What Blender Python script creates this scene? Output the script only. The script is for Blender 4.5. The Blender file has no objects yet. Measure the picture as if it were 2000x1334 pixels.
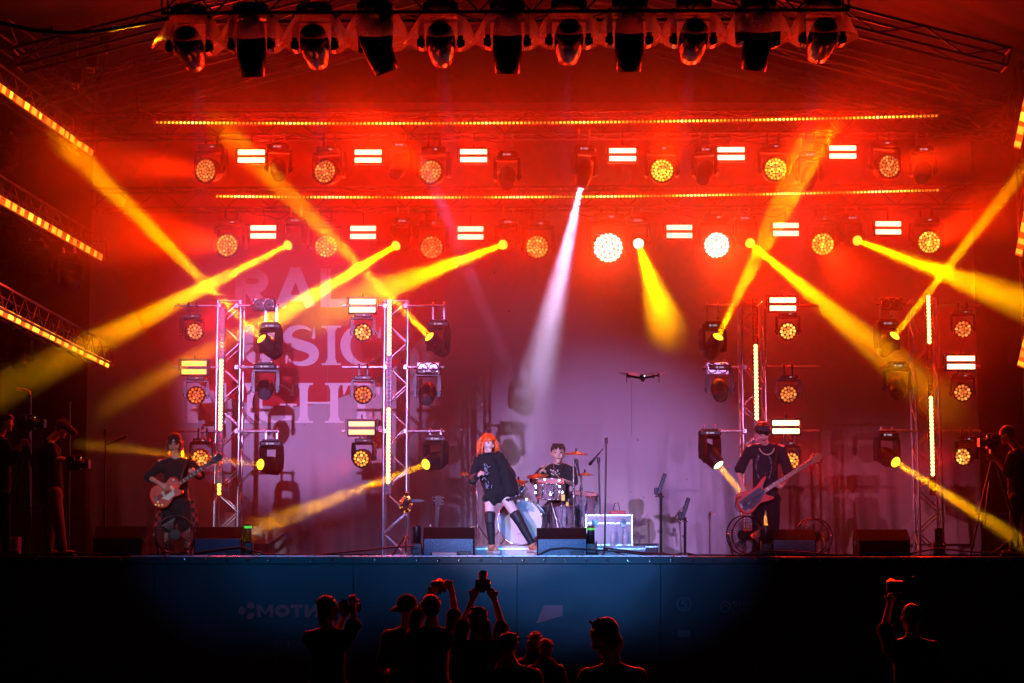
import bpy, bmesh, math, random
from mathutils import Vector, Matrix, Quaternion
random.seed(7)
sc = bpy.context.scene
COL = sc.collection
rad = math.radians
V = Vector

# ---------------------------------------------------------------- camera
F, HOR = 3600.0, 1078.0
TH = math.atan((HOR - 667) / F)
CAM = V((0, 0, 2.2))
FW = V((0, math.cos(TH), math.sin(TH)))
UP = V((0, -math.sin(TH), math.cos(TH)))
RT = V((1, 0, 0))
def at(px, py, Y):
    """point at distance Y in front of the camera seen at photo pixel (px, py)"""
    d = FW + (px - 1000) / F * RT + (667 - py) / F * UP
    return CAM + d * (Y / d.y)
cd = bpy.data.cameras.new('camera'); cam = bpy.data.objects.new('camera', cd); COL.objects.link(cam)
cd.sensor_width = 36; cd.lens = F / 2000 * 36; cd.clip_end = 600; cd.clip_start = .1
cam.location = CAM; cam.rotation_euler = (math.pi / 2 + TH, 0, 0)
sc.camera = cam
# ---------------------------------------------------------------- night sky, exposure, sampling
w = bpy.data.worlds.new('World'); sc.world = w; w.use_nodes = True
bg = w.node_tree.nodes['Background']
bg.inputs[0].default_value = (.02, .03, .06, 1); bg.inputs[1].default_value = .02
sc.view_settings.view_transform = 'Standard'; sc.view_settings.look = 'None'
sc.view_settings.exposure = 0; sc.view_settings.gamma = 1
cy = sc.cycles
cy.use_denoising = True
cy.max_bounces = 5; cy.diffuse_bounces = 2; cy.glossy_bounces = 2; cy.transmission_bounces = 2
cy.volume_bounces = 0; cy.transparent_max_bounces = 8
cy.use_light_tree = True; cy.volume_step_rate = 6; cy.volume_max_steps = 48
cy.sample_clamp_indirect = 4; cy.caustics_reflective = False; cy.caustics_refractive = False
# light colours
YEL = (1, .40, .0); RED = (1, .0012, 0.); ORG = (1, .008, .0001); LAV = (.66, .36, 1.0); WHT = (.80, .70, 1.0)
LAMPS = []
def lamp_obj(name, l, a, d, parent):
    o = bpy.data.objects.new(name, l); COL.objects.link(o)
    o.rotation_euler = V(d).to_track_quat('-Z', 'Y').to_euler()
    if parent: o.parent = parent; o.location = V(a) - parent.location
    else: o.location = a
    return o
def beam_lamp(a, d, col, power, size, spread, parent=None):
    l = bpy.data.lights.new('lamp', 'AREA'); l.shape = 'DISK'; l.size = size; l.energy = power; l.color = col; l.spread = rad(spread)
    return lamp_obj('lamp', l, a, d, parent)
def spot_lamp(a, d, col, power, ang, blend=.6, r=.1, parent=None):
    l = bpy.data.lights.new('lamp', 'SPOT'); l.spot_size = rad(ang); l.spot_blend = blend; l.energy = power; l.color = col; l.shadow_soft_size = r
    return lamp_obj('lamp', l, a, d, parent)
def rect_lamp(a, d, col, power, sx, sy, spread=170, parent=None):
    l = bpy.data.lights.new('lamp', 'AREA'); l.shape = 'RECTANGLE'; l.size = sx; l.size_y = sy; l.energy = power; l.color = col; l.spread = rad(spread)
    return lamp_obj('lamp', l, a, d, parent)
# front-of-house follow spots on a tower behind the photographer (they throw the shadows on the backdrop)
FOH = []
for loc, tgt, col, p, ang in [((-8.6, -4, 8.0), (1120, 920, 29), LAV, 44000, 8.8),
                              ((-5.5, -4, 8.4), (1040, 985, 26), WHT, 18000, 6.0),
                              ((4.0, -4, 8.2), (1280, 990, 29), LAV, 10000, 7),
                              ((-1.2, -4, 6.4), (595, 745, 30), LAV, 52000, 7.6),
                              ((-5.0, -4, 8.4), (345, 960, 25), WHT, 12000, 3.2),
                              ((-8.6, -4, 7.9), (1640, 960, 28), (.9, .18, .36), 9000, 6),
                              ((-6.2, -4, 7.9), (1620, 970, 28), (.9, .18, .36), 7000, 6)]:
    a = V(loc); spot_lamp(a, at(*tgt) - a, col, p, ang, .8, .08)
# blue wash lamps that spill over the stage front
for x, px, p in ((1.5, 1110, 20000), (2.5, 1270, 6000), (-1, 900, 7000), (-5, 640, 4500), (-6, 470, 2500)):
    a = V((x, -3, 7.5)); spot_lamp(a, at(px, 1035, 24) - a, (.08 if px > 800 else .03, .34, 1), p, 7.0, 1.0, .2)

# ---------------------------------------------------------------- materials
def mat(name, col, rough=.5, metal=0., vary=.15, scale=8., spec=.5, bump=0., alpha=None, trans=0.):
    m = bpy.data.materials.new(name); m.use_nodes = True
    nt = m.node_tree; b = nt.nodes['Principled BSDF']
    b.inputs['Roughness'].default_value = rough; b.inputs['Metallic'].default_value = metal
    b.inputs['Specular IOR Level'].default_value = spec
    tc = nt.nodes.new('ShaderNodeTexCoord')
    nz = nt.nodes.new('ShaderNodeTexNoise'); nz.inputs['Scale'].default_value = scale; nz.inputs['Detail'].default_value = 3
    nt.links.new(tc.outputs['Object'], nz.inputs['Vector'])
    mx = nt.nodes.new('ShaderNodeMix'); mx.data_type = 'RGBA'
    c = list(col) + [1]
    mx.inputs[6].default_value = [x * (1 - vary) for x in col] + [1]
    mx.inputs[7].default_value = [min(1, x * (1 + vary)) for x in col] + [1]
    nt.links.new(nz.outputs['Fac'], mx.inputs[0]); nt.links.new(mx.outputs[2], b.inputs['Base Color'])
    mr = nt.nodes.new('ShaderNodeMapRange'); mr.inputs[3].default_value = max(.02, rough - .1); mr.inputs[4].default_value = min(1, rough + .12)
    nt.links.new(nz.outputs['Fac'], mr.inputs[0]); nt.links.new(mr.outputs[0], b.inputs['Roughness'])
    if bump:
        bp = nt.nodes.new('ShaderNodeBump'); bp.inputs['Strength'].default_value = bump; bp.inputs['Distance'].default_value = .01
        nt.links.new(nz.outputs['Fac'], bp.inputs['Height']); nt.links.new(bp.outputs[0], b.inputs['Normal'])
    if any(k in name for k in ('cloth', 'hair', 'skin', 'cap_')) and 'backdrop' not in name:
        b.inputs['Sheen Weight'].default_value = .22; b.inputs['Sheen Roughness'].default_value = .35
    if trans: b.inputs['Transmission Weight'].default_value = trans
    if alpha is not None: b.inputs['Alpha'].default_value = alpha
    return m
def emis(name, col, strength, sample=False):
    m = bpy.data.materials.new(name); m.use_nodes = True
    nt = m.node_tree; b = nt.nodes['Principled BSDF']
    b.inputs['Base Color'].default_value = (.05, .03, .02, 1); b.inputs['Roughness'].default_value = .3
    b.inputs['Emission Color'].default_value = (*col, 1); b.inputs['Emission Strength'].default_value = strength
    if not sample: m.cycles.emission_sampling = 'NONE'
    return m
M = dict(
    black=mat('black_plastic', (.012, .012, .013), .42),
    blackmet=mat('black_metal', (.02, .02, .022), .35, .3),
    alu=mat('aluminium', (.62, .62, .64), .28, .9, .1, 20),
    darkalu=mat('dark_truss', (.10, .10, .11), .35, .8),
    chrome=mat('chrome', (.8, .8, .82), .1, 1, .05),
    deck=mat('deck', (.02, .02, .022), .35, 0, .4, 3),
    skirt=mat('skirt_vinyl', (.055, .065, .085), .42, 0, .2, 2.2, .35, .25),
    ground=mat('ground', (.03, .03, .03), .9, 0, .3, 2),
    cloth=mat('backdrop_cloth', (.44, .42, .44), .75, 0, .06, .8, .2),
    redprint=mat('red_print', (.50, .02, .02), .7, 0, .06, 1, .2),
    whiteprint=mat('white_print', (.84, .80, .84), .7, 0, .05, 2, .2),
    paleprint=mat('pale_print', (.56, .52, .50), .7, 0, .05, 2, .2),
    seam=mat('seam', (.33, .31, .33), .8),
    drape=mat('black_drape', (.03, .022, .022), .85, 0, .3, 2, .2),
    tarp=mat('roof_tarp', (.014, .012, .012), .7, 0, .3, 1),
    rubber=mat('cable_rubber', (.012, .012, .012), .5),
    glass=mat('lens_glass', (.06, .06, .07), .05, 0, .05, 4, .8),
    display=emis('display_white', (.75, .78, 1), .4),
    skin=mat('skin', (.52, .33, .25), .5, 0, .08, 12, .4),
    paleskin=mat('pale_skin', (.66, .50, .44), .5, 0, .06, 12, .4),
    hairdark=mat('dark_hair', (.02, .013, .01), .5, 0, .3, 60),
    hairbrown=mat('brown_hair', (.16, .06, .03), .45, 0, .3, 60),
    hairorange=mat('orange_hair', (.80, .10, .012), .42, 0, .3, 60),
    hairorange2=mat('orange_hair_strand', (.85, .13, .014), .4, 0, .4, 40),
    blackcloth=mat('black_cloth', (.016, .015, .017), .85, 0, .3, 14, .2, .5),
    darkcloth=mat('dark_cloth', (.03, .03, .036), .85, 0, .3, 14, .2, .5),
    sock=mat('stocking', (.012, .012, .018), .6, 0, .2, 10),
    lipdark=mat('lips', (.25, .05, .05), .4),
    eye=mat('eye_dark', (.015, .012, .012), .3),
    greyprint=mat('shirt_print', (.30, .36, .46), .8, 0, .5, 25),
    woodred=mat('guitar_red', (.60, .035, .006), .25, 0, .25, 3, .35),
    wooddark=mat('fretboard', (.05, .025, .015), .4),
    woodpale=mat('maple', (.45, .28, .12), .35),
    darkwood=mat('dark_mahogany', (.06, .012, .01), .6),
    cream=mat('cream_plastic', (.65, .60, .45), .4),
    gold=mat('gold_metal', (.75, .45, .12), .25, 1),
    brass=mat('cymbal_brass', (.42, .27, .10), .3, .9),
    drumred=mat('drum_shell', (.60, .42, .50), .22, .75, .6, 14),
    drumhead=mat('drum_head', (.55, .55, .60), .5),
    case=mat('case_panel', (.38, .36, .40), .5, 0, .1, 5),
    riser=mat('riser_white', (.62, .62, .64), .5),
    grille=mat('blue_lit_grille', (.07, .17, .26), .5, .2, .95, 55, .5, 1.0),  # blue stage light on the grilles put into their base colour
    hood=mat('matt_black', (.0015, .0015, .0015), .2, 0, .2, 8, .08),
    cabinet=mat('cabinet_black', (.006, .006, .007), .8, 0, .2, 8, .15),
    redplastic=mat('red_plastic', (.45, .02, .01), .4),
    yellowplastic=mat('yellow_plastic', (.75, .48, .02), .4),
    tan=mat('tan_wood', (.42, .22, .12), .5),
    redlitprint=mat('redlit_print', (.80, .20, .22), .7),  # pinkish print with the reddish front light put into its colour
    greyink=mat('grey_ink', (.26, .27, .30), .7),
    lace=mat('lace', (.02, .02, .024), .8),
    sneaker=mat('sneaker', (.55, .30, .16), .5, 0, .8, 22),
    jeans=mat('grey_trousers', (.10, .08, .075), .8),
    capblack=mat('cap_cloth', (.02, .014, .014), .7),
)
def plaid():
    m = bpy.data.materials.new('red_plaid'); m.use_nodes = True; nt = m.node_tree; b = nt.nodes['Principled BSDF']
    tc = nt.nodes.new('ShaderNodeTexCoord'); ck = nt.nodes.new('ShaderNodeTexChecker'); ck.inputs['Scale'].default_value = 16
    ck.inputs[1].default_value = (.42, .02, .015, 1); ck.inputs[2].default_value = (.02, .012, .012, 1)
    nt.links.new(tc.outputs['Object'], ck.inputs['Vector']); nt.links.new(ck.outputs[0], b.inputs['Base Color']); b.inputs['Roughness'].default_value = .9
    return m
M['plaid'] = plaid()
def film():
    m = bpy.data.materials.new('rain_cover_film'); m.use_nodes = True; nt = m.node_tree; nt.nodes.clear(); N = nt.nodes.new
    o = N('ShaderNodeOutputMaterial'); tr = N('ShaderNodeBsdfTransparent'); tl = N('ShaderNodeBsdfTranslucent'); gl = N('ShaderNodeBsdfGlossy'); a = N('ShaderNodeMixShader'); b = N('ShaderNodeMixShader')
    gl.inputs['Roughness'].default_value = .18; nz = N('ShaderNodeTexNoise'); nz.inputs['Scale'].default_value = 9; tc = N('ShaderNodeTexCoord'); bp = N('ShaderNodeBump'); bp.inputs['Strength'].default_value = .8
    nt.links.new(tc.outputs['Object'], nz.inputs['Vector']); nt.links.new(nz.outputs['Fac'], bp.inputs['Height']); nt.links.new(bp.outputs[0], gl.inputs['Normal'])
    a.inputs[0].default_value = .5; nt.links.new(tl.outputs[0], a.inputs[1]); nt.links.new(gl.outputs[0], a.inputs[2])
    fr = N('ShaderNodeLayerWeight'); fr.inputs[0].default_value = .45; mr = N('ShaderNodeMapRange'); mr.inputs[3].default_value = .4; mr.inputs[4].default_value = .95
    nt.links.new(fr.outputs['Facing'], mr.inputs[0]); nt.links.new(mr.outputs[0], b.inputs[0]); nt.links.new(tr.outputs[0], b.inputs[1]); nt.links.new(a.outputs[0], b.inputs[2]); nt.links.new(b.outputs[0], o.inputs[0])
    return m
M['clear'] = film()
# lamp faces, from dim to blown out
E = dict(
    amber=emis('amber_cell', (1, .28, .05), 1.0), amber2=emis('amber_cell_bright', (1, .42, .06), 1.35), yellow=emis('yellow_cell', (1, .55, .04), 2.2),
    hot=emis('white_hot_cell', (1, .85, .5), 9), beamy=emis('beam_lens', (1, .62, .03), 2.4), beamhot=emis('beam_lens_hot', (1, .9, .5), 6),
    orange=emis('orange_cell', (1, .16, .015), 1.0), white=emis('white_lens', (.8, .85, 1), 5), strobe=emis('strobe_tube', (1, .82, .42), 3.2),
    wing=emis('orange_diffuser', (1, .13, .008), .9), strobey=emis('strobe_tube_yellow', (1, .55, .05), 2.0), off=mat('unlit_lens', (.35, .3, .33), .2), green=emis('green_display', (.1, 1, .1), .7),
    blueled=emis('blue_white_led', (.55, .62, 1), 14), reddot=emis('red_led', (1, .1, .02), 2.5),
)
LED = [emis('led_%d' % i, (1, g, b_), s) for i, (g, b_, s) in enumerate([(.32, .02, 1.1), (.42, .02, 1.7), (.52, .03, 2.8), (.60, .06, 4.0), (.68, .14, 5.5)])]

# ---------------------------------------------------------------- mesh helpers
class G:
    """collects shapes, then links them as ONE mesh object"""
    def __init__(s): s.v = []; s.f = []; s.sm = []
    def add(s, v, f, smooth=False):
        n = len(s.v); s.v += [tuple(p) for p in v]; s.f += [tuple(i + n for i in q) for q in f]; s.sm += [smooth] * len(f); return s
    def box(s, c, d, bev=.0, rot=None):
        c = V(c); x, y, z = d[0] / 2, d[1] / 2, d[2] / 2
        if bev <= 0:
            v = [V((i, j, k)) for i in (-x, x) for j in (-y, y) for k in (-z, z)]
            f = [(0, 1, 3, 2), (4, 6, 7, 5), (0, 4, 5, 1), (2, 3, 7, 6), (0, 2, 6, 4), (1, 5, 7, 3)]
        else:
            bm = bmesh.new(); bmesh.ops.create_cube(bm, size=1)
            bmesh.ops.scale(bm, vec=d, verts=bm.verts)
            bmesh.ops.bevel(bm, geom=bm.edges[:], offset=bev, segments=2, affect='EDGES', profile=.5)
            bm.verts.index_update(); v = [p.co.copy() for p in bm.verts]; f = [[q.index for q in fc.verts] for fc in bm.faces]; bm.free()
        if rot: v = [rot @ p for p in v]
        return s.add([p + c for p in v], f)
    def cyl(s, p, q, r0, r1=None, n=12, caps=True):
        p, q = V(p), V(q); r1 = r0 if r1 is None else r1
        wv = (q - p).normalized(); u = wv.orthogonal().normalized(); t = wv.cross(u)
        v = []
        for c, r in ((p, r0), (q, r1)):
            v += [c + (u * math.cos(2 * math.pi * i / n) + t * math.sin(2 * math.pi * i / n)) * r for i in range(n)]
        f = [(i, (i + 1) % n, n + (i + 1) % n, n + i) for i in range(n)]
        s.add(v, f, True)
        if caps: s.add(v, [tuple(range(n))[::-1], tuple(range(n, 2 * n))])
        return s
    def lathe(s, prof, n=20, c=(0, 0, 0), ax='z'):
        """profile of (r, h) about an axis"""
        c = V(c); v = []; f = []
        for r, h in prof:
            for i in range(n):
                a = 2 * math.pi * i / n; p = (r * math.cos(a), r * math.sin(a), h)
                if ax == 'y': p = (p[0], p[2], p[1])
                if ax == 'x': p = (p[2], p[0], p[1])
                v.append(c + V(p))
        for k in range(len(prof) - 1):
            for i in range(n):
                j = (i + 1) % n; f.append((k * n + i, k * n + j, (k + 1) * n + j, (k + 1) * n + i))
        return s.add(v, f, True)
    def torus(s, c, R, r, nrm=(0, 1, 0), n=28, m=6):
        c = V(c); q = V((0, 0, 1)).rotation_difference(V(nrm)); v = []; f = []
        for i in range(n):
            a = 2 * math.pi * i / n
            for j in range(m):
                b = 2 * math.pi * j / m
                v.append(c + q @ V(((R + r * math.cos(b)) * math.cos(a), (R + r * math.cos(b)) * math.sin(a), r * math.sin(b))))
        for i in range(n):
            for j in range(m):
                f.append((i * m + j, ((i + 1) % n) * m + j, ((i + 1) % n) * m + (j + 1) % m, i * m + (j + 1) % m))
        return s.add(v, f, True)
    def disc(s, c, r, nrm=(0, -1, 0), n=16):
        c = V(c); q = V((0, 0, 1)).rotation_difference(V(nrm))
        return s.add([c + q @ V((r * math.cos(2 * math.pi * i / n), r * math.sin(2 * math.pi * i / n), 0)) for i in range(n)], [tuple(range(n))])
    def tube(s, pts, r, n=6):
        """bent tube through points"""
        pts = [V(p) for p in pts]; v = []; f = []; u = None
        for i, p in enumerate(pts):
            d = (pts[min(i + 1, len(pts) - 1)] - pts[max(i - 1, 0)]).normalized()
            u = d.orthogonal().normalized() if u is None else (u - d * u.dot(d)).normalized()
            t = d.cross(u)
            rr = r[i] if isinstance(r, (list, tuple)) else r
            v += [p + (u * math.cos(2 * math.pi * k / n) + t * math.sin(2 * math.pi * k / n)) * rr for k in range(n)]
        for i in range(len(pts) - 1):
            for k in range(n):
                f.append((i * n + k, i * n + (k + 1) % n, (i + 1) * n + (k + 1) % n, (i + 1) * n + k))
        s.add(v, f, True); s.add(v, [tuple(range(n))[::-1], tuple(range((len(pts) - 1) * n, len(pts) * n))]); return s
    def ball(s, c, r, n=10, m=6, rot=None):
        c = V(c); r = V((r, r, r)) if not hasattr(r, '__len__') else V(r); v = []; f = []
        for j in range(m + 1):
            b = math.pi * j / m
            for i in range(n):
                a = 2 * math.pi * i / n
                p = V((r.x * math.sin(b) * math.cos(a), r.y * math.sin(b) * math.sin(a), r.z * math.cos(b)))
                v.append(c + (rot @ p if rot else p))
        for j in range(m):
            for i in range(n):
                f.append((j * n + i, (j + 1) * n + i, (j + 1) * n + (i + 1) % n, j * n + (i + 1) % n))
        return s.add(v, f, True)
    def cap(s, p, q, r0, r1, flat=1., n=10):
        """tapered capsule; flat squeezes it front to back"""
        p, q = V(p), V(q); wv = (q - p); L = wv.length; wv = wv / L if L > 1e-6 else V((0, 0, 1)); u = wv.orthogonal().normalized(); t = wv.cross(u)
        rings = []
        for a in (-80, -50, -20): rings.append((p + wv * r0 * math.sin(rad(a)), r0 * math.cos(rad(a))))
        for a in (20, 50, 80): rings.append((q + wv * r1 * math.sin(rad(a)), r1 * math.cos(rad(a))))
        v = []; f = []
        for c, r in rings:
            for i in range(n):
                o = (u * math.cos(2 * math.pi * i / n) + t * math.sin(2 * math.pi * i / n)) * r
                v.append(c + V((o.x, o.y * flat, o.z)))
        for k in range(len(rings) - 1):
            for i in range(n): f.append((k * n + i, k * n + (i + 1) % n, (k + 1) * n + (i + 1) % n, (k + 1) * n + i))
        f.append(tuple(range(n))[::-1]); f.append(tuple(range((len(rings) - 1) * n, len(rings) * n)))
        return s.add(v, f, True)
    def poly(s, pts, thick, M4=None):
        """outline (u, v) extruded along n, M4 = frame"""
        n = len(pts); v = [V((a, b, 0)) for a, b in pts] + [V((a, b, -thick)) for a, b in pts]
        if M4: v = [M4 @ p for p in v]
        f = [tuple(range(n)), tuple(range(n, 2 * n))[::-1]] + [(i, n + i, n + (i + 1) % n, (i + 1) % n) for i in range(n)]
        return s.add(v, f)
    def mesh(s, name, m=None):
        me = bpy.data.meshes.new(name); me.from_pydata(s.v, [], s.f); me.update()
        me.polygons.foreach_set('use_smooth', s.sm)
        if m: me.materials.append(m)
        return me
    def obj(s, name, m, parent=None, loc=(0, 0, 0), rot=None):
        return link(name, s.mesh(name, m), parent, loc, rot)
def link(name, me, parent=None, loc=(0, 0, 0), rot=None):
    o = bpy.data.objects.new(name, me); COL.objects.link(o); o.location = loc
    if rot is not None: o.rotation_mode = 'QUATERNION'; o.rotation_quaternion = rot
    if parent: o.parent = parent
    return o
def tag(o, label=None, cat=None, group=None, kind=None):
    if label: o['label'] = label
    if cat: o['category'] = cat
    if group: o['group'] = group
    if kind: o['kind'] = kind
    return o
def thing(name, label, cat, loc=(0, 0, 0), group=None):
    o = bpy.data.objects.new(name, None); COL.objects.link(o); o.location = loc; o.empty_display_size = .1
    return tag(o, label, cat, group)
_ut = {}
def rod(name, p, q, r, m, parent, n=6):
    """one bar between two points, mesh shared"""
    k = (m.name, n)
    if k not in _ut: _ut[k] = G().cyl((0, 0, 0), (0, 0, 1), 1, n=n).mesh('bar', m)
    p, q = V(p), V(q); d = q - p
    o = link(name, _ut[k], parent); o.rotation_mode = 'QUATERNION'
    o.location = p; o.rotation_quaternion = V((0, 0, 1)).rotation_difference(d.normalized()); o.scale = (r, r, d.length)
    return o
ORD = ['leftmost', 'second', 'third', 'fourth', 'fifth', 'sixth', 'seventh', 'eighth', 'ninth', 'tenth', 'eleventh']
def nth(i, n): return 'leftmost' if i == 0 else ('rightmost' if i == n - 1 else ORD[i] + ' from the left')
# ================================================================ the setting
YS = 24.0                                   # front edge of the stage
DZ = at(1000, 1087, YS).z                   # deck height
def zpix(py, Y): return at(1000, py, Y).z
tag(G().add([(-90, -60, 0), (90, -60, 0), (90, 140, 0), (-90, 140, 0)], [(0, 1, 2, 3)]).obj('ground', M['ground']), kind='structure')
tag(G().box((0, YS + 4.5, DZ - .06), (22, 9, .12), .01).obj('stage_deck', M['deck']), kind='structure')

# ---- roof: gabled tarp on slanted lattice rafters
def roof_z(x): return zpix(-60, 27.5) - abs(x) * .27
rf = thing('stage_roof', 'dark tarpaulin roof sloping down to both sides above the stage', 'roof', (0, 27.5, roof_z(0)))
for sx in (-1, 1):
    g = G(); n = 12
    vs = []; fs = []
    for i in range(n + 1):
        x = sx * 10.0 * i / n
        for j in range(7):
            y = -4.4 + 8.6 * j / 6
            vs.append((x, y, -abs(x) * .27 + .5 + .03 * math.sin(j * 2.4 + i)))
    for i in range(n):
        for j in range(6):
            a = i * 7 + j; fs.append((a, a + 1, a + 8, a + 7))
    g.add(vs, fs, True).obj('roof_panel', M['tarp'], rf)
# ---- lattice truss
def truss(name, label, cat, p, q, wdt, hgt, step, r, m, upv=(0, 0, 1), group=None, rb=None, faces='fbt'):
    p, q = V(p), V(q); d = (q - p).normalized(); up = V(upv); side = d.cross(up).normalized(); up = side.cross(d).normalized()
    t = thing(name, label, cat, p, group); rb = rb or r * .5
    c = {(a, b): side * a * wdt / 2 + up * b * hgt / 2 for a in (-1, 1) for b in (-1, 1)}
    L = (q - p).length
    for k, o in c.items(): rod('chord', o, o + d * L, r, m, t, 8)
    n = max(1, round(L / step)); s = L / n
    # which side faces the camera
    fs = -1 if (side * -1).y < side.y else 1
    pairs = {'f': ((fs, -1), (fs, 1)), 'b': ((-1, -1), (1, -1)), 't': ((-1, 1), (1, 1)), 'k': ((-fs, -1), (-fs, 1))}
    for fc in faces:
        a, b = pairs[fc]
        for i in range(n):
            u, v = (a, b) if i % 2 == 0 else (b, a)
            rod('brace', c[u] + d * s * i, c[v] + d * s * (i + 1), rb, m, t)
    for k in (0, n):
        for a, b in (((-1, -1), (-1, 1)), ((1, -1), (1, 1)), ((-1, -1), (1, -1)), ((-1, 1), (1, 1))):
            rod('end_brace', c[a] + d * s * k, c[b] + d * s * k, rb, m, t)
    return t
for Yr, py1, nm in ((24.6, 118, 'nearest the audience'), (27.4, 196, 'in the middle of the roof'), (30.2, 262, 'closest to the backdrop')):
    for sx in (-1, 1):
        e = at(1000 + sx * 965, py1, Yr); c = at(1000 + sx * 40, py1 - 235, Yr)
        truss('roof_rafter', 'slanted lattice roof rafter on the %s side, %s' % ('left' if sx < 0 else 'right', nm), 'truss', e, c, .25, .36, .6, .024, M['darkalu'], (0, 1, 0), 'lattice rafters under the roof', faces='fb')
# ---- side drapes
def drape(name, label, x, y0, y1, z0, z1, side):
    n = 60; g = G(); vs = []; fs = []
    for i in range(n + 1):
        y = y0 + (y1 - y0) * i / n
        for k in range(5):
            z = z0 + (z1 - z0) * k / 4
            vs.append((x + .09 * math.sin(i * 1.25) * (1.2 - .1 * k) + .05 * math.sin(i * .43), y, z))
    for i in range(n):
        for k in range(4):
            a = i * 5 + k; fs.append((a, a + 5, a + 6, a + 1))
    g.add(vs, fs, True)
    return tag(g.obj(name, M['drape']), label, 'curtain', 'black side curtains')
drape('side_curtain', 'black pleated side curtain closing the left wing of the stage', -9.2, 24.4, 31.9, DZ, 10.6, -1)
drape('side_curtain', 'black pleated side curtain closing the right wing of the stage', 9.2, 24.4, 31.9, DZ, 10.6, 1)
n = 90; g = G(); vs = []; fs = []
for i in range(n + 1):
    x = -10.5 + 21 * i / n
    for k in range(4): vs.append((x, 32.3 + .07 * math.sin(i * 1.3), DZ + 9 * k / 3))
for i in range(n):
    for k in range(3): a = i * 4 + k; fs.append((a, a + 4, a + 5, a + 1))
tag(g.add(vs, fs, True).obj('rear_curtain', M['drape']), 'black rear curtain hanging behind the printed backdrop', 'curtain')

# ---- printed backdrop
YB = 31.0
bx0, bx1 = at(172, 700, YB).x, at(1908, 700, YB).x
bz0, bz1 = DZ + .02, zpix(200, YB)
bd = thing('backdrop', 'pale printed fabric backdrop with a red disc and large lettering, loose folds at the bottom', 'backdrop', (0, YB, DZ))
n, mz = 240, 26; vs = []; fs = []
for i in range(n + 1):
    x = bx0 + (bx1 - bx0) * i / n
    for k in range(mz + 1):
        z = bz0 + (bz1 - bz0) * (k / mz) ** 1.4
        lo = max(0., 1 - (z - DZ) / 2.12)
        y = lo ** .9 * (.12 * math.sin(x * 5.1 + .8 * math.sin(x * 1.7)) + .07 * math.sin(x * 11.3 + z * 1.0) + .035 * math.sin(x * 23 + 1.3 * z)) + .004 * math.sin(x * 9)
        vs.append((x, y, z - DZ))
for i in range(n):
    for k in range(mz): a = i * (mz + 1) + k; fs.append((a, a + mz + 1, a + mz + 2, a + 1))
G().add(vs, fs, True).obj('fabric', M['cloth'], bd)
def B(px, py, off=.014):
    p = at(px, py, YB - off); return V((p.x, -off, p.z - DZ))
for px in (475, 640, 690, 1000, 1233, 1400, 1600):
    rod('seam', B(px, 850, .02), B(px, 230, .02), .0035, M['seam'], bd)
g = G(); c = B(560, 470, .012); R_ = 330 / F * YB
g.add([c + V((R_ * math.cos(a * math.pi / 48), 0, min(R_ * math.sin(a * math.pi / 48), B(560, 212).z - c.z))) for a in range(96)], [tuple(range(96))])
g.obj('printed_disc', M['redprint'], bd)
for cx, cyy, r, a0, a1 in ((1905, 1190, 215, 95, 172), (430, 1290, 290, 62, 88)):   # pale printed arcs near the floor
    g = G(); v = []
    for i in range(31):
        a = rad(a0 + (a1 - a0) * i / 30)
        for rr in (r, r - 90): v.append(B(cx + rr * math.cos(a), min(1062, cyy - rr * math.sin(a)), .28))
    g.add(v, [(2 * i, 2 * i + 1, 2 * i + 3, 2 * i + 2) for i in range(30)]); g.obj('printed_arc', M['paleprint'], bd)

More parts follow.
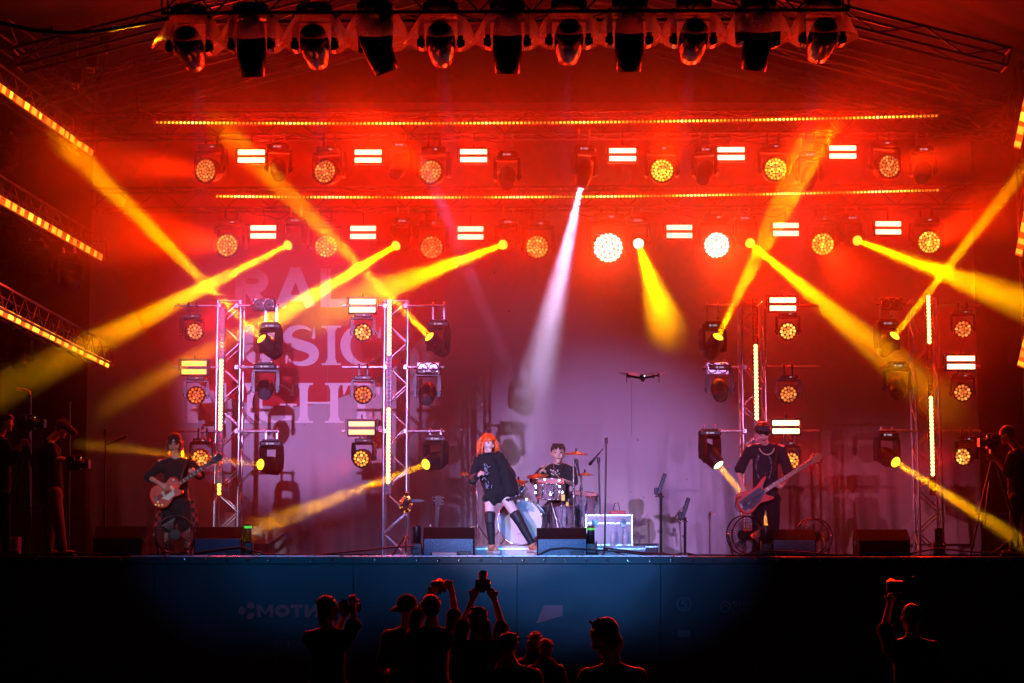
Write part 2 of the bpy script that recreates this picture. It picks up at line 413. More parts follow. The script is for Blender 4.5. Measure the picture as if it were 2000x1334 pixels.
# ---- lettering: strokes of changing width, drawn in photo pixels and laid on a surface
def strip(g, pts, wid, fn, off):
    n = len(pts); v = []
    for i, (x, y) in enumerate(pts):
        a = pts[max(i - 1, 0)]; b = pts[min(i + 1, n - 1)]
        dx, dy = b[0] - a[0], b[1] - a[1]; L = math.hypot(dx, dy) or 1
        wd = (wid[i] if hasattr(wid, '__len__') else wid) / 2
        v += [fn(x - dy / L * wd, y + dx / L * wd, off), fn(x + dy / L * wd, y - dx / L * wd, off)]
    g.add(v, [(2 * i, 2 * i + 1, 2 * i + 3, 2 * i + 2) for i in range(n - 1)])
def arc(cx, cyy, rx, ry, a0, a1, n=24):
    return [(cx + rx * math.cos(rad(a0 + (a1 - a0) * i / n)), cyy - ry * math.sin(rad(a0 + (a1 - a0) * i / n))) for i in range(n + 1)]
def letter(ch, x, y, wd, h, parent, m, fn, style='sans', base=.016, wt=None):
    """x, y = top left in photo pixels"""
    g = G(); k = [0]
    def S(pts, wid):
        strip(g, pts, wid, fn, base + .0012 * k[0]); k[0] += 1
    T = wt or (.27 * h if style == 'sans' else .2 * h); t = .05 * h
    X = lambda u: x + u * wd
    Yv = lambda v: y + v * h
    def serif(cx, yy, w2, sgn):   # small bracketed foot
        S([(cx - w2, yy), (cx + w2, yy)], t); S([(cx, yy + sgn * t * .4), (cx, yy + sgn * t * 3)], [T * 1.5, T])
    if style == 'sans':
        hT = T / 2
        if ch == 'R':
            S([(x + hT, Yv(0)), (x + hT, Yv(1))], T)
            S([(x, Yv(0) + hT)] + arc(x + wd - .36 * h, Yv(.33), .36 * h - hT, .33 * h - hT, 90, -90, 14) + [(x, Yv(.66) - hT)], T * .92)
            S([(X(.45), Yv(.55)), (x + wd - hT, Yv(1))], T * 1.05)
        elif ch == 'A':
            S([(x + hT * .9, Yv(1)), (X(.5), Yv(0))], T * .95); S([(X(.5), Yv(0)), (x + wd - hT * .9, Yv(1))], T * .95); S([(X(.25), Yv(.76)), (X(.75), Yv(.76))], T * .62)
        elif ch == 'L':
            S([(x + hT, Yv(0)), (x + hT, Yv(1))], T); S([(x, Yv(1) - hT * .8), (x + wd, Yv(1) - hT * .8)], T * .8)
        elif ch == 'U':
            S([(x + hT, Yv(0)), (x + hT, Yv(.55))] + arc(X(.5), Yv(.55), wd / 2 - hT, .45 * h - hT, 180, 360, 16) + [(x + wd - hT, Yv(0))], T)
        elif ch in 'NИ':
            S([(x + hT, Yv(0)), (x + hT, Yv(1))], T); S([(x + wd - hT, Yv(0)), (x + wd - hT, Yv(1))], T)
            S([(x + hT, Yv(0 if ch == 'N' else 1)), (x + wd - hT, Yv(1 if ch == 'N' else 0))], T * .95)
        elif ch in 'MМ':
            S([(x + hT, Yv(0)), (x + hT, Yv(1))], T); S([(x + wd - hT, Yv(0)), (x + wd - hT, Yv(1))], T)
            S([(x + hT, Yv(0.02)), (X(.5), Yv(.72)), (x + wd - hT, Yv(0.02))], T * .85)
        elif ch in 'OО': S(arc(X(.5), Yv(.5), wd / 2 - hT, h / 2 - hT, 0, 360, 28), T)
        elif ch in 'TТ': S([(X(0), y + hT * .9), (X(1), y + hT * .9)], T * .9); S([(X(.5), y), (X(.5), Yv(1))], T)
        elif ch in 'ВB':
            S([(x + hT, Yv(0)), (x + hT, Yv(1))], T)
            S([(x, y + hT)] + arc(X(.55), Yv(.25) + hT * .3, .38 * wd, .25 * h - hT * .7, 90, -90, 10) + [(x, Yv(.5))], T * .9)
            S([(x, Yv(.5))] + arc(X(.58), Yv(.75) - hT * .3, .42 * wd, .25 * h - hT * .7, 90, -90, 10) + [(x, Yv(1) - hT)], T * .9)
        elif ch == 'Ч': S([(x + hT, Yv(0)), (x + hT, Yv(.4)), (X(.35), Yv(.55)), (x + wd, Yv(.5))], T); S([(x + wd - hT, Yv(0)), (x + wd - hT, Yv(1))], T)
        elif ch in 'ЕE':
            S([(x + hT, Yv(0)), (x + hT, Yv(1))], T)
            for v_ in (0.05, .5, .95): S([(x, Yv(v_)), (X(.95), Yv(v_))], T)
        elif ch in 'РP':
            S([(x + hT, Yv(0)), (x + hT, Yv(1))], T); S([(x, y + hT)] + arc(X(.5), Yv(.28), .42 * wd, .28 * h - hT, 90, -90, 10) + [(x, Yv(.56) - hT)], T)
        elif ch in 'НH':
            S([(x + hT, Yv(0)), (x + hT, Yv(1))], T); S([(x + wd - hT, Yv(0)), (x + wd - hT, Yv(1))], T); S([(x, Yv(.5)), (x + wd, Yv(.5))], T)
        elif ch == 'Г': S([(x + hT, Yv(0)), (x + hT, Yv(1))], T); S([(x, y + hT), (x + wd, y + hT)], T)
        elif ch == 'Л': S([(x, Yv(.97)), (X(.22), Yv(.85)), (X(.35), Yv(.05)), (x + wd, Yv(.05))], T); S([(x + wd - hT, Yv(0)), (x + wd - hT, Yv(1))], T)
        elif ch in 'КK': S([(x + hT, Yv(0)), (x + hT, Yv(1))], T); S([(X(.95), Yv(0)), (x + hT, Yv(.52))], T); S([(x + hT * 1.5, Yv(.45)), (X(1), Yv(1))], T)
        elif ch == 'А': S([(x, Yv(1)), (X(.5), Yv(0)), (x + wd, Yv(1))], T); S([(X(.2), Yv(.68)), (X(.8), Yv(.68))], T)
        elif ch == 'S': S(arc(X(.5), Yv(.27), .4 * wd, .22 * h, 40, 270, 14) + arc(X(.5), Yv(.73), .42 * wd, .24 * h, 90, -140, 14), T)
        elif ch == 'I': S([(X(.5), Yv(0)), (X(.5), Yv(1))], T)
        elif ch == 'D': S([(x + hT, Yv(0)), (x + hT, Yv(1))], T); S([(x, y + hT)] + arc(X(.4), Yv(.5), .55 * wd, .5 * h - hT, 90, -90, 12) + [(x, Yv(1) - hT)], T)
        elif ch == '5': S([(X(.85), Yv(.04)), (X(.3), Yv(.04)), (X(.2), Yv(.45))] + arc(X(.45), Yv(.68), .42 * wd, .29 * h, 100, -130, 16), T)
    else:
        if ch == 'I':
            S([(X(.5), Yv(.05)), (X(.5), Yv(.95))], T); serif(X(.5), Yv(.025), wd * .5, 1); serif(X(.5), Yv(.975), wd * .5, -1)
        elif ch == 'H':
            for u in (.17, .83):
                S([(X(u), Yv(.05)), (X(u), Yv(.95))], T); serif(X(u), Yv(.025), wd * .2, 1); serif(X(u), Yv(.975), wd * .2, -1)
            S([(X(.2), Yv(.5)), (X(.8), Yv(.5))], t * 1.1)
        elif ch == 'T':
            S([(X(.5), Yv(.02)), (X(.5), Yv(.95))], T); S([(X(0), Yv(.03)), (X(1), Yv(.03))], t * 1.3); serif(X(.5), Yv(.975), wd * .26, -1)
            for sg, u in ((1, .02), (-1, .98)): S([(X(u + sg * .05), Yv(.04)), (X(u), Yv(.3))], [.16 * wd, .03 * wd])
        elif ch in 'CG':
            pts = arc(X(.52), Yv(.5), wd * .44, h * .47, 38, 322 if ch == 'C' else 318, 36)
            S(pts, [t + (T * 1.25 - t) * max(0, -math.cos(rad(38 + 284 * i / 36))) ** 1.0 for i in range(37)])
            S([(X(.93), Yv(.03)), (X(.90), Yv(.32))], [.02 * wd, .10 * wd])
            if ch == 'G': S([(X(.84), Yv(.55)), (X(.84), Yv(.93))], T * .95); S([(X(.62), Yv(.545)), (X(1.02), Yv(.545))], t)
            else: S([(X(.93), Yv(.7)), (X(.80), Yv(.93))], [.02 * wd, .06 * wd])
        elif ch == 'S':
            pts = arc(X(.5), Yv(.26), .36 * wd, .225 * h, 35, 230, 14) + arc(X(.5), Yv(.74), .38 * wd, .225 * h, 50, -150, 16)
            n_ = len(pts); S(pts, [t + (T * 1.35 - t) * math.sin(math.pi * i / (n_ - 1)) ** 1.6 for i in range(n_)])
            S([(X(.88), Yv(.04)), (X(.86), Yv(.33))], [.03 * wd, .10 * wd]); S([(X(.10), Yv(.96)), (X(.13), Yv(.68))], [.03 * wd, .10 * wd])
    return g.obj('letter', m, parent)
for ch, x, wd, st in (('R', 459, 66, 'sans'), ('A', 538, 78, 'sans'), ('L', 626, 52, 'sans')): letter(ch, x, 524, wd, 76, bd, M['whiteprint'], B, st)
for ch, x, wd, st in (('U', 474, 66, 'sans'), ('S', 552, 70, 'serif'), ('I', 628, 38, 'serif'), ('C', 668, 80, 'serif')): letter(ch, x, 636, wd, 77, bd, M['whiteprint'], B, st)
for ch, x, wd, st in (('N', 366, 76, 'sans'), ('I', 470, 40, 'serif'), ('G', 496, 82, 'serif'), ('H', 578, 90, 'serif'), ('T', 670, 72, 'serif')): letter(ch, x, 748, wd, 78, bd, M['whiteprint'], B, st)

# ---- stage skirt banner
sk = thing('stage_skirt', 'dark navy vinyl banner across the stage front with faint sponsor logos', 'banner', (0, YS, 0))
n, mz = 300, 22; vs = []; fs = []; from mathutils import noise as nz_
for i in range(n + 1):
    x = -10.6 + 21.2 * i / n
    for k in range(mz + 1):
        z = .03 + (DZ - .10 - .03) * k / mz
        vs.append((x, -.026 + .006 * math.sin(x * 3.1) * (1 - k / mz) + .009 * nz_.noise((x * 1.6 + z * .8, z * 1.1 - x * .3, 0)) + .004 * nz_.noise((x * 5 - z * 2.2, z * 2.4, 3)), z))
for i in range(n):
    for k in range(mz): a = i * (mz + 1) + k; fs.append((a, a + mz + 1, a + mz + 2, a + 1))
G().add(vs, fs, True).obj('vinyl_sheet', M['skirt'], sk)
G().box((0, -.02, DZ - .05), (21.2, .05, .09), .006).obj('edge_profile', M['blackmet'], sk)
G().box((at(800, 1087, YS).x, -.012, DZ + .006), (7.2, .03, .014), .003).obj('edge_strip', M['alu'], sk)
def SK_(px, py):
    p = at(px, py, YS - .04); return V((p.x, -.038, p.z))
ey = G().torus((0, 0, 0), .016, .006, (0, 1, 0), 10, 5).mesh('eyelet', M['chrome'])
for i in range(47):
    p = at(72 + i * 41.3, 1094, YS - .05); link('eyelet', ey, sk, (p.x, -.052, p.z))
for px in (300, 690, 1010, 1290, 1660): rod('seam', SK_(px, 1098), SK_(px, 1400), .004, M['blackmet'], sk)
def SK(px, py, off=.05):
    p = at(px, py, YS - off); return V((p.x, -off, p.z))
for i, ch in enumerate('МОТИВ'): letter(ch, (502, 537, 568, 595, 624)[i], 1181, (32, 29, 24, 28, 26)[i], 24, sk, M['redlitprint'], SK, 'sans', .046, 7.5)
for k in range(3):                               # three-lobed emblem
    g = G(); a = rad(180 + 120 * k); c = (484 + 9 * math.cos(a), 1193 - 9 * math.sin(a))
    for da in (-50, 0, 50):
        b = a + rad(da); strip(g, [(c[0] - 3 * math.cos(a), c[1] + 3 * math.sin(a)), (c[0] + 9 * math.cos(b), c[1] - 9 * math.sin(b))], 7, SK, .046 + .001 * da / 50)
    g.obj('emblem_lobe', M['redlitprint'], sk)
for i, ch in enumerate('ЧЕРНОГОЛОВКА'): letter(ch, 484 + i * 11.2, 1278, 9, 16, sk, M['greyink'], SK, 'sans', .046, 1.8)
g = G(); strip(g, arc(552, 1258, 12, 12, -60, 230, 20), 1.6, SK, .046); strip(g, [(540, 1262), (552, 1270), (546, 1276)], 1.6, SK, .047); strip(g, arc(552, 1258, 5, 12, 90, 270, 12), 1.2, SK, .048); g.obj('emblem', M['greyink'], sk)
g = G(); g.add([SK(*p, .046) for p in ((1062, 1182), (1099, 1182), (1099, 1203), (1047, 1218))], [(0, 1, 2, 3)]); g.obj('redlit_mark', M['redlitprint'], sk)
g = G(); strip(g, arc(1336, 1180, 13, 13, 0, 360, 28), 2, SK, .046); g.obj('ring_mark', M['greyink'], sk); letter('5', 1329, 1171, 13, 18, sk, M['greyink'], SK, 'sans', .046, 2.4)
g = G(); strip(g, arc(1417, 1185, 10, 10, 0, 360, 20), 2, SK, .046); strip(g, [(1410, 1187), (1417, 1181), (1424, 1187)], 2, SK, .047); g.obj('ring_mark', M['greyink'], sk)
for i, ch in enumerate('SIMA'): letter(ch, 1431 + i * 10, 1174, 8, 10, sk, M['greyink'], SK, 'sans', .046, 1.8)
for i, ch in enumerate('LAND'): letter(ch, 1431 + i * 10, 1187, 8, 10, sk, M['greyink'], SK, 'sans', .046, 1.8)
g = G(); g.add([SK(*p, .046) for p in ((1324, 1231), (1348, 1231), (1348, 1245), (1324, 1245))], [(0, 1, 2, 3)]); g.obj('square_mark', M['greyink'], sk)
# ================================================================ lighting rig
_sh = {}
def shared(key, fn):
    if key not in _sh: _sh[key] = fn()
    return _sh[key]
def yaw_of(d):
    h = V((d.x, d.y, 0))
    return 0. if h.length < .05 else math.atan2(h.y, h.x) + math.pi / 2      # local -Y turned towards d
def yoke_mesh(s, half, drop, m, key):
    def mk():
        g = G(); w_ = .045 * s
        for a in (-1, 1):
            pr = [(a * half, .0), (a * (half + w_), .0), (a * (half + w_ * 1.15), -drop * .6), (a * (half + w_ * .9), -drop - .06 * s), (a * half * 1.0, -drop - .07 * s), (a * half * .98, -drop * .5)]
            vs = [(x, y, z) for y in (-.065 * s, .065 * s) for x, z in pr]; n = 6
            f = [tuple(range(n)), tuple(range(n, 2 * n))[::-1]] + [(i, (i + 1) % n, n + (i + 1) % n, n + i) for i in range(n)]
            g.add(vs, f)
        g.box((0, 0, .018 * s), (2 * half + 2 * w_, .13 * s, .05 * s), .012 * s)
        for a in (-1, 1): g.cyl((a * half * .93, 0, -drop), (a * (half + w_ * 1.4), 0, -drop), .035 * s, n=10)
        return g.mesh('yoke', m)
    return shared(('yoke', key), mk)
def clamps(t, P, top, hang_z, s, mm):
    """two hook clamps from the base up to the pipe"""
    for a in (-.085, .085):
        g = G(); h = max(.03, hang_z - top)
        g.box((a * s, 0, h / 2), (.035 * s, .05 * s, h), .004); g.torus((a * s, 0, h), .034, .011, (1, 0, 0), 12, 6)
        g.obj('clamp', mm, t, (0, 0, top - P.z))
def moving_head(lens, aim, s, label, hang_z=None, lensmat=None, group=None, body=None, power=0, col=YEL, spread=4, raincover=False, kind='beam', spotang=None, prism=0, aperture=.9):
    d = (aim - lens).normalized(); P = lens - d * .235 * s
    body = body or (M['hood'] if raincover else M['black'])
    t = thing('moving_head', label, 'stage light', P, group)
    q = Quaternion((0, 0, 1), yaw_of(d))
    bz = .30 * s
    base = shared(('base', s, body.name), lambda: G().box((0, 0, 0), (.34 * s, .27 * s, .085 * s), .022 * s).box((0, 0, .055 * s), (.26 * s, .2 * s, .03 * s), .01 * s).mesh('base', body))
    b = link('base', base, t, (0, 0, bz + .03 * s))
    dsp = shared(('dsp', s), lambda: G().cyl((-.05 * s, -.139 * s, .0), (-.05 * s, -.133 * s, .0), .018 * s, n=10).box((.02 * s, -.136 * s, 0), (.07 * s, .006 * s, .022 * s)).mesh('display', M['display']))
    if not raincover and group != 'moving heads in the left wing': link('display', dsp, b)
    link('yoke', yoke_mesh(s, .165 * s, bz - .045 * s, body, (s, body.name)), t, (0, 0, bz - .045 * s), q)
    hq = V((0, 0, 1)).rotation_difference(d)
    prof = [(.0, -.20), (.06, -.20), (.10, -.175), (.125, -.10), (.14, .0), (.135, .08), (.12, .15), (.108, .215), (.1, .235), (.088, .235), (.084, .222)]
    if raincover: prof = [(.0, -.24), (.09, -.24), (.125, -.2), (.14, -.05), (.14, .1), (.125, .2), (.115, .30), (.10, .30), (.096, .28)]
    hd = shared(('head', s, raincover, body.name), lambda: G().lathe([(r * s, h * s) for r, h in prof], 22).mesh('head', body))
    h = link('head', hd, t, (0, 0, 0), hq)
    lz = .224 if not raincover else .282
    lm = lensmat or M['glass']
    link('lens', shared(('lens', s, lz, lm.name), lambda: G().lathe([(.0, .012 * s), (.05 * s, .008 * s), (.086 * s, 0)], 18, (0, 0, lz * s)).mesh('lens', lm)), h)
    link('fin', shared(('fin', s, body.name), lambda: G().box((0, -.13 * s, -.03 * s), (.12 * s, .03 * s, .16 * s), .008 * s).mesh('fin', body)), h)
    top = P.z + bz + .085 * s
    clamps(t, P, top, hang_z if hang_z else top + .08, s, M['alu'] if not raincover else M['blackmet'])
    if raincover:
        def cov():
            g = G(); n = 26; vs = []; fs = []
            for k, (r, z) in enumerate(((.17, .36), (.2, .28), (.27, .16), (.335, .02), (.35, -.02))):
                for i in range(n):
                    a = 2 * math.pi * i / n; rr = r * (1 + .05 * math.sin(3 * a + k) + .03 * math.sin(7 * a))
                    vs.append((rr * math.cos(a) * s, rr * .8 * math.sin(a) * s, z * s + .015 * s * math.sin(5 * a)))
            for k in range(4):
                for i in range(n): fs.append((k * n + i, k * n + (i + 1) % n, (k + 1) * n + (i + 1) % n, (k + 1) * n + i))
            return g.add(vs, fs, True).mesh('rain_cover', M['clear'])
        link('rain_cover', shared(('cov', s), cov), t, (0, 0, .02))
    if power:
        p0 = lens + d * (.03 * s if not raincover else .08 * s)
        if spotang: spot_lamp(p0, d, col, power, spotang, .35, .05, t)
        elif prism:
            sd = d.cross(V((0, 0, 1))).normalized()
            for k in range(prism):
                dd = (d + sd * (k - (prism - 1) / 2) * .055).normalized(); beam_lamp(p0, dd, col, power / prism, .07, spread * .5, t)
        else: beam_lamp(p0, d, col, power, .17 * s * aperture, spread, t)
    return t
def cells(R_, rings, m, key):
    """honeycomb of small lenses; a few burn dimmer or brighter than the rest"""
    var = random.randrange(5)
    def mk():
        g = G(); r = R_ / (2 * rings + 1) * .98; idx = []
        for k in range(rings + 1):
            n = 1 if k == 0 else 6 * k
            for i in range(n):
                a = 2 * math.pi * i / n + k * .2 + var; c = V((math.cos(a) * 2 * r * k, math.sin(a) * 2 * r * k, 0)); f0 = len(g.f)
                g.lathe([(.0, .010), (r * .6, .008), (r * .93, 0)], 7, c); idx += [random.choice((0, 0, 1, 2))] * (len(g.f) - f0)
        me = g.mesh('lens_cells', m); b = m.node_tree.nodes['Principled BSDF']; c_ = tuple(b.inputs['Emission Color'].default_value)[:3]; s_ = b.inputs['Emission Strength'].default_value
        me.materials.append(shared(('dim', m.name), lambda: emis(m.name + '_dim', (c_[0], c_[1] * .8, c_[2]), s_ * .6))); me.materials.append(shared(('brt', m.name), lambda: emis(m.name + '_bright', (c_[0], min(1, c_[1] * 1.15), c_[2] * 1.4), s_ * 1.6)))
        me.polygons.foreach_set('material_index', idx); return me
    return shared(('cells', key, m.name, var), mk)
def wash_light(face, aim, R_, rings, em, label, hang_z, group, power=0, col=RED, ang=40, base=True):
    d = (aim - face).normalized(); s = R_ / .17; P = face - d * .16 * s
    t = thing('wash_light', label, 'stage light', P, group)
    hq = V((0, 0, 1)).rotation_difference(d); q = Quaternion((0, 0, 1), yaw_of(d))
    body = M['black']
    h = link('head', shared(('whead', s), lambda: G().lathe([(0, -.16 * s), (.08 * s, -.16 * s), (.15 * s, -.1 * s), (.185 * s, .02 * s), (.195 * s, .13 * s), (.195 * s, .165 * s), (.178 * s, .165 * s), (.176 * s, .15 * s), (0, .15 * s)], 26).mesh('head', body)), t, (0, 0, 0), hq)
    link('lens_cells', cells(R_, rings, em, (R_, rings)), h, (0, 0, .153 * s))
    link('yoke', yoke_mesh(s, .205 * s, .27 * s, body, ('w', s)), t, (0, 0, .27 * s), q)
    bz = .27 * s + .07 * s
    b = link('base', shared(('wbase', s), lambda: G().box((0, 0, 0), (.36 * s, .28 * s, .09 * s), .02 * s).mesh('base', body)), t, (0, 0, bz))
    link('display', shared(('wdsp', s), lambda: G().box((.03 * s, -.142 * s, 0), (.05 * s, .005 * s, .018 * s)).mesh('display', M['display'])), b)
    clamps(t, P, P.z + bz + .045 * s, max(hang_z, P.z + bz + .06 * s), s, M['blackmet'])
    if power: spot_lamp(face + d * .03, d, col, power * 2.2, ang, .9, R_ * .8, t)
    if em is E['hot']: spot_lamp(face + d * .05, d, (1, .16, .008), 130, 165, 1., R_ * .8, t)  # extra wide lamp added for a bloom-like glow round white-hot faces
    return t
def strobe(px, py, Y, wpx, em, label, group, power=0, hang=None, col=ORG, twist=0):
    c = at(px, py, Y); k = F / Y; wd = wpx / k; hb = 9.5 / k; gap = 6.5 / k
    t = thing('strobe_light', label, 'stage light', c, group)
    G().box((0, .05, 0), (wd + .05, .09, 2 * hb + gap + .05), .012).obj('housing', M['black'], t)
    for sg in (-1, 1): G().box((0, -.002, sg * (hb + gap) / 2), (wd, .02, hb), .004).obj('tube', em, t)
    for sg in (-1, 1): G().box((sg * (wd / 2 + .045), .05, .04), (.014, .03, .16), .003).obj('bracket', M['blackmet'], t)
    g = G().box((0, .05, .125), (wd + .10, .03, .014), .003); hz = (hang - c.z) if hang else .22
    g.box((0, .05, (.13 + hz) / 2), (.03, .03, max(.02, hz - .12))); g.torus((0, .05, max(hz, .16)), .032, .01, (1, 0, 0), 12, 6); g.obj('clamp', M['blackmet'], t)
    if power: rect_lamp(c + V((0, -.03, 0)), (0, -1, 0), col, power, wd, 2 * hb + gap, 165, t)
    return t
def blinder(px, py, Y, label, bright=False):
    c = at(px, py, Y); t = thing('blinder_light', label, 'stage light', c, 'two-lamp blinders on the towers')
    G().box((0, .08, 0), (.32, .12, .175), .012).obj('housing', M['alu'] if bright else M['blackmet'], t)
    for sg in (-1, 1):
        r = G().lathe([(.07, .0), (.05, .035), (.02, .05), (0, .05)], 16, (sg * .077, .0, 0), 'y').obj('reflector', M['chrome'], t)
        G().torus((sg * .077, .0, 0), .07, .006, (0, 1, 0), 20, 5).obj('rim', M['chrome'], t)
        G().ball((sg * .077, .015, 0), .02, 8, 5).obj('bulb', M['glass'] if not bright else E['off'], t)
    for sg in (-1, 1): G().cyl((sg * .16, .08, 0), (sg * .21, .08, 0), .014, n=8).obj('pivot', M['blackmet'], t)
    return t
def glow_bar(p, q, label, group, nrm, lampw):
    p, q = V(p), V(q); d = (q - p); L = d.length; d.normalize(); nrm = V(nrm); c = (p + q) / 2; nrm = (nrm - d * nrm.dot(d)).normalized()
    t = thing('led_bar', label, 'light bar', c, group); sd = nrm.cross(d).normalized(); R3 = Matrix((d, sd, nrm)).transposed().to_quaternion()
    G().box((0, 0, -.03), (L, .13, .06), .006).obj('housing', M['darkalu'], t, (0, 0, 0), R3)
    G().box((0, 0, .012), (L * .98, .105, .03), .008).obj('diffuser', E['wing'], t, (0, 0, 0), R3)
    for k, (f_, w_) in enumerate(((-.36 + random.uniform(-.05, .05), random.uniform(.1, .2)), (-.1 + random.uniform(-.06, .03), random.uniform(.12, .2)), (.16 + random.uniform(-.03, .04), random.uniform(.1, .2)), (.40, random.uniform(.08, .14)))):
        G().box((L * f_, 0, .016), (L * w_, .10, .03), .008).obj('bright_segment', LED[random.choice((0, 1, 1, 2))], t, (0, 0, 0), R3)
    o = rect_lamp(c + nrm * .06, nrm, ORG, lampw, L, .08, 165, t); Z_ = -nrm; o.rotation_euler = Matrix((d, Z_.cross(d), Z_)).transposed().to_euler()
    return t
def led_bar(p, q, n, levels, label, group, r, size=(.05, .06), lampw=0, nrm=(0, -1, 0), col=ORG):
    p, q = V(p), V(q); d = (q - p); L = d.length; d.normalize(); nrm = V(nrm); c = (p + q) / 2
    t = thing('led_bar', label, 'light bar', c, group)
    sd = nrm.cross(d).normalized(); R3 = Matrix((d, sd, nrm)).transposed()
    G().box((0, 0, 0), (L, size[0], size[1]), .006).obj('housing', M['darkalu'], t, (0, 0, 0), R3.to_quaternion())
    hq = V((0, 0, 1)).rotation_difference(nrm)
    for i in range(n):
        lv = levels(i); em = E['off'] if lv < 0 else LED[lv]
        me = shared(('led', r, em.name), lambda: G().lathe([(0, r * .55), (r * .55, r * .42), (r * .9, r * .12), (r, 0)], 9).mesh('led_lens', em))
        link('led_lens', me, t, d * (L * ((i + .5) / n - .5)) + nrm * size[1] / 2 * 1.02, hq)
    if lampw:
        o = rect_lamp(c + nrm * .06, nrm, col, lampw, L, size[0], 165, t)
        zq = Matrix((d, -nrm.cross(d) * -1, -nrm)).transposed()
        X_ = d; Z_ = -nrm; Y_ = Z_.cross(X_); o.rotation_euler = Matrix((X_, Y_, Z_)).transposed().to_euler()
    return t
# ---- horizontal trusses over the stage
Y1, Y2, Y0 = 27.4, 29.3, 23.0
def hz(py, Y): return zpix(py, Y)
t1 = truss('overhead_truss', 'long lattice truss carrying the upper row of lamps over the stage', 'truss', at(150, 248, Y1 + .2), at(1962, 240, Y1 + .2), .36, .34, .36, .024, M['darkalu'], group='overhead trusses')
t2 = truss('overhead_truss', 'long lattice truss carrying the lower row of lamps over the stage', 'truss', at(185, 392, Y2 + .2), at(1962, 384, Y2 + .2), .36, .32, .36, .024, M['darkalu'], group='overhead trusses')
t0 = truss('overhead_truss', 'black front truss along the top edge carrying hooded moving heads', 'truss', at(322, 8, Y0), at(1652, 2, Y0), .4, .36, .34, .026, M['blackmet'], group='overhead trusses')
cyc = lambda i: [0, 1, 1, 2, 2, 2, 3, 3, 3, 4, 3, 3, 3, 3, 2, 2, 2, 2, 2, 1, 1, 0, 0, 0, 0][i % 25]
cyc2 = lambda i: [1, 2, 3, 3, 3, 4, 4, 4, 4, 4, 4, 3, 3, 3, 3, 3, 2, 2, 1, 1, 0, 0, 0, 0, 1][i % 25]
def row(x0, y0, x1, y1, Y, nb, lv, nm, group, lampw):
    for b in range(nb):
        f0, f1 = b / nb, (b + 1) / nb
        P_ = [at(x0 + (x1 - x0) * f, y0 + (y1 - y0) * f + 7 * (1 - (2 * f - 1) ** 2) - 2, Y) for f in (f0, f1)]
        led_bar(P_[0], P_[1], 25, lv, 'horizontal bar of glowing amber diodes, %s on the %s' % (nth(b, nb), nm), group, .0205, (.05, .05), lampw)
row(304, 242, 1832, 229, Y1 - .06, 8, cyc, 'upper truss', 'diode bars on the upper truss', 26)
row(421, 386, 1834, 374, Y2 - .06, 8, cyc2, 'lower truss', 'diode bars on the lower truss', 28)

# ---- front truss: eleven black moving heads under clear rain covers, pointed at the band
fx = [370, 491, 615, 733, 861, 991, 1111, 1229, 1354, 1480, 1606]
fy = [92, 88, 88, 84, 84, 82, 80, 78, 78, 76, 76]
for i, x in enumerate(fx):
    wide = i % 2 == 0
    lean = {1: .02, 3: .42, 5: 0, 7: 0, 9: -.12}.get(i, 0)
    pivot = at(x, fy[i], Y0 + .05); s = 1.34
    d = V((.0, .97, -.20)) if wide else V((lean, .30, -1))
    d.normalize(); lens = pivot + d * .235 * s
    mh = moving_head(lens, lens + d, s, 'black moving head under clear rain cover, %s on front truss%s' % (nth(i, 11), ', barrel down' if not wide else ''), hz(30, Y0),
                M['glass'], 'hooded moving heads on the front truss', raincover=True,
                power=(1.5 if i == 3 else 0), col=LAV, spread=3.0, aperture=.55)
    if i in (0, 2, 4, 6, 8, 10):     # these light the band from above
        tg = at([430, 640, 960, 1090, 1300, 1500][i // 2], 1000, 26.0)
        p0 = lens + d * .16 * s; spot_lamp(p0, tg - p0, LAV, 110, 14, .8, .07, mh)

# ---- upper row on truss 1
G1, G2 = 'lamps on the upper truss', 'lamps on the lower truss'
zc1, zc2 = hz(268, Y1), hz(411, Y2)
wl = [(401, 333, 'amber', -330, -30, 2400), (634, 335, 'amber', -250, -110, 500), (841, 335, 'amber', -180, -110, 2600), (1293, 333, 'yellow', 30, -110, 2000), (1515, 330, 'yellow', 130, -95, 2600), (1737, 325, 'amber', 300, -60, 2600)]
for i, (x, y, e, dx, dy, p) in enumerate(wl):
    f_ = at(x, y, Y1 - .25)
    wash_light(f_, at(x + dx, y + dy, 23.4), .172, 3, E[e], 'round %s honeycomb wash light, %s in the upper lamp row' % ('bright yellow' if e == 'yellow' else 'amber', nth(i, 6)), zc1, G1, p, (1, .022, .0005) if p > 1200 else ORG, 19 if p > 1200 else 26)
for i, x in enumerate((491, 719, 925, 1216, 1428, 1646)):
    strobe(x, (305, 305, 304, 302, 300, 297)[i], Y1 - .2, 53, E['strobe'], 'double-tube strobe panel glowing white, %s in the upper lamp row' % nth(i, 6), G1, 58, zc1)
mh1 = [(545, 345, 560, 520, 0), (770, 340, 640, 500, 0), (990, 362, 985, 560, 0), (1135, 362, 990, 1000, 1), (1372, 352, 1300, 560, 0), (1578, 362, 1540, 560, 0), (1800, 350, 1770, 520, 0)]
for i, (x, y, ax, ay, on) in enumerate(mh1):
    L_ = at(x, y, Y1 - .25)
    moving_head(L_, at(ax, ay, 29.2 if on else 25.5), .95, ('moving head throwing a white beam down to the drums' if on else 'dark unlit moving head, %s in the upper lamp row' % nth(i, 7)), zc1,
                E['white'] if on else M['glass'], G1, power=75 if on else 0, col=(.72, .60, 1), spread=13, spotang=None, aperture=.5)
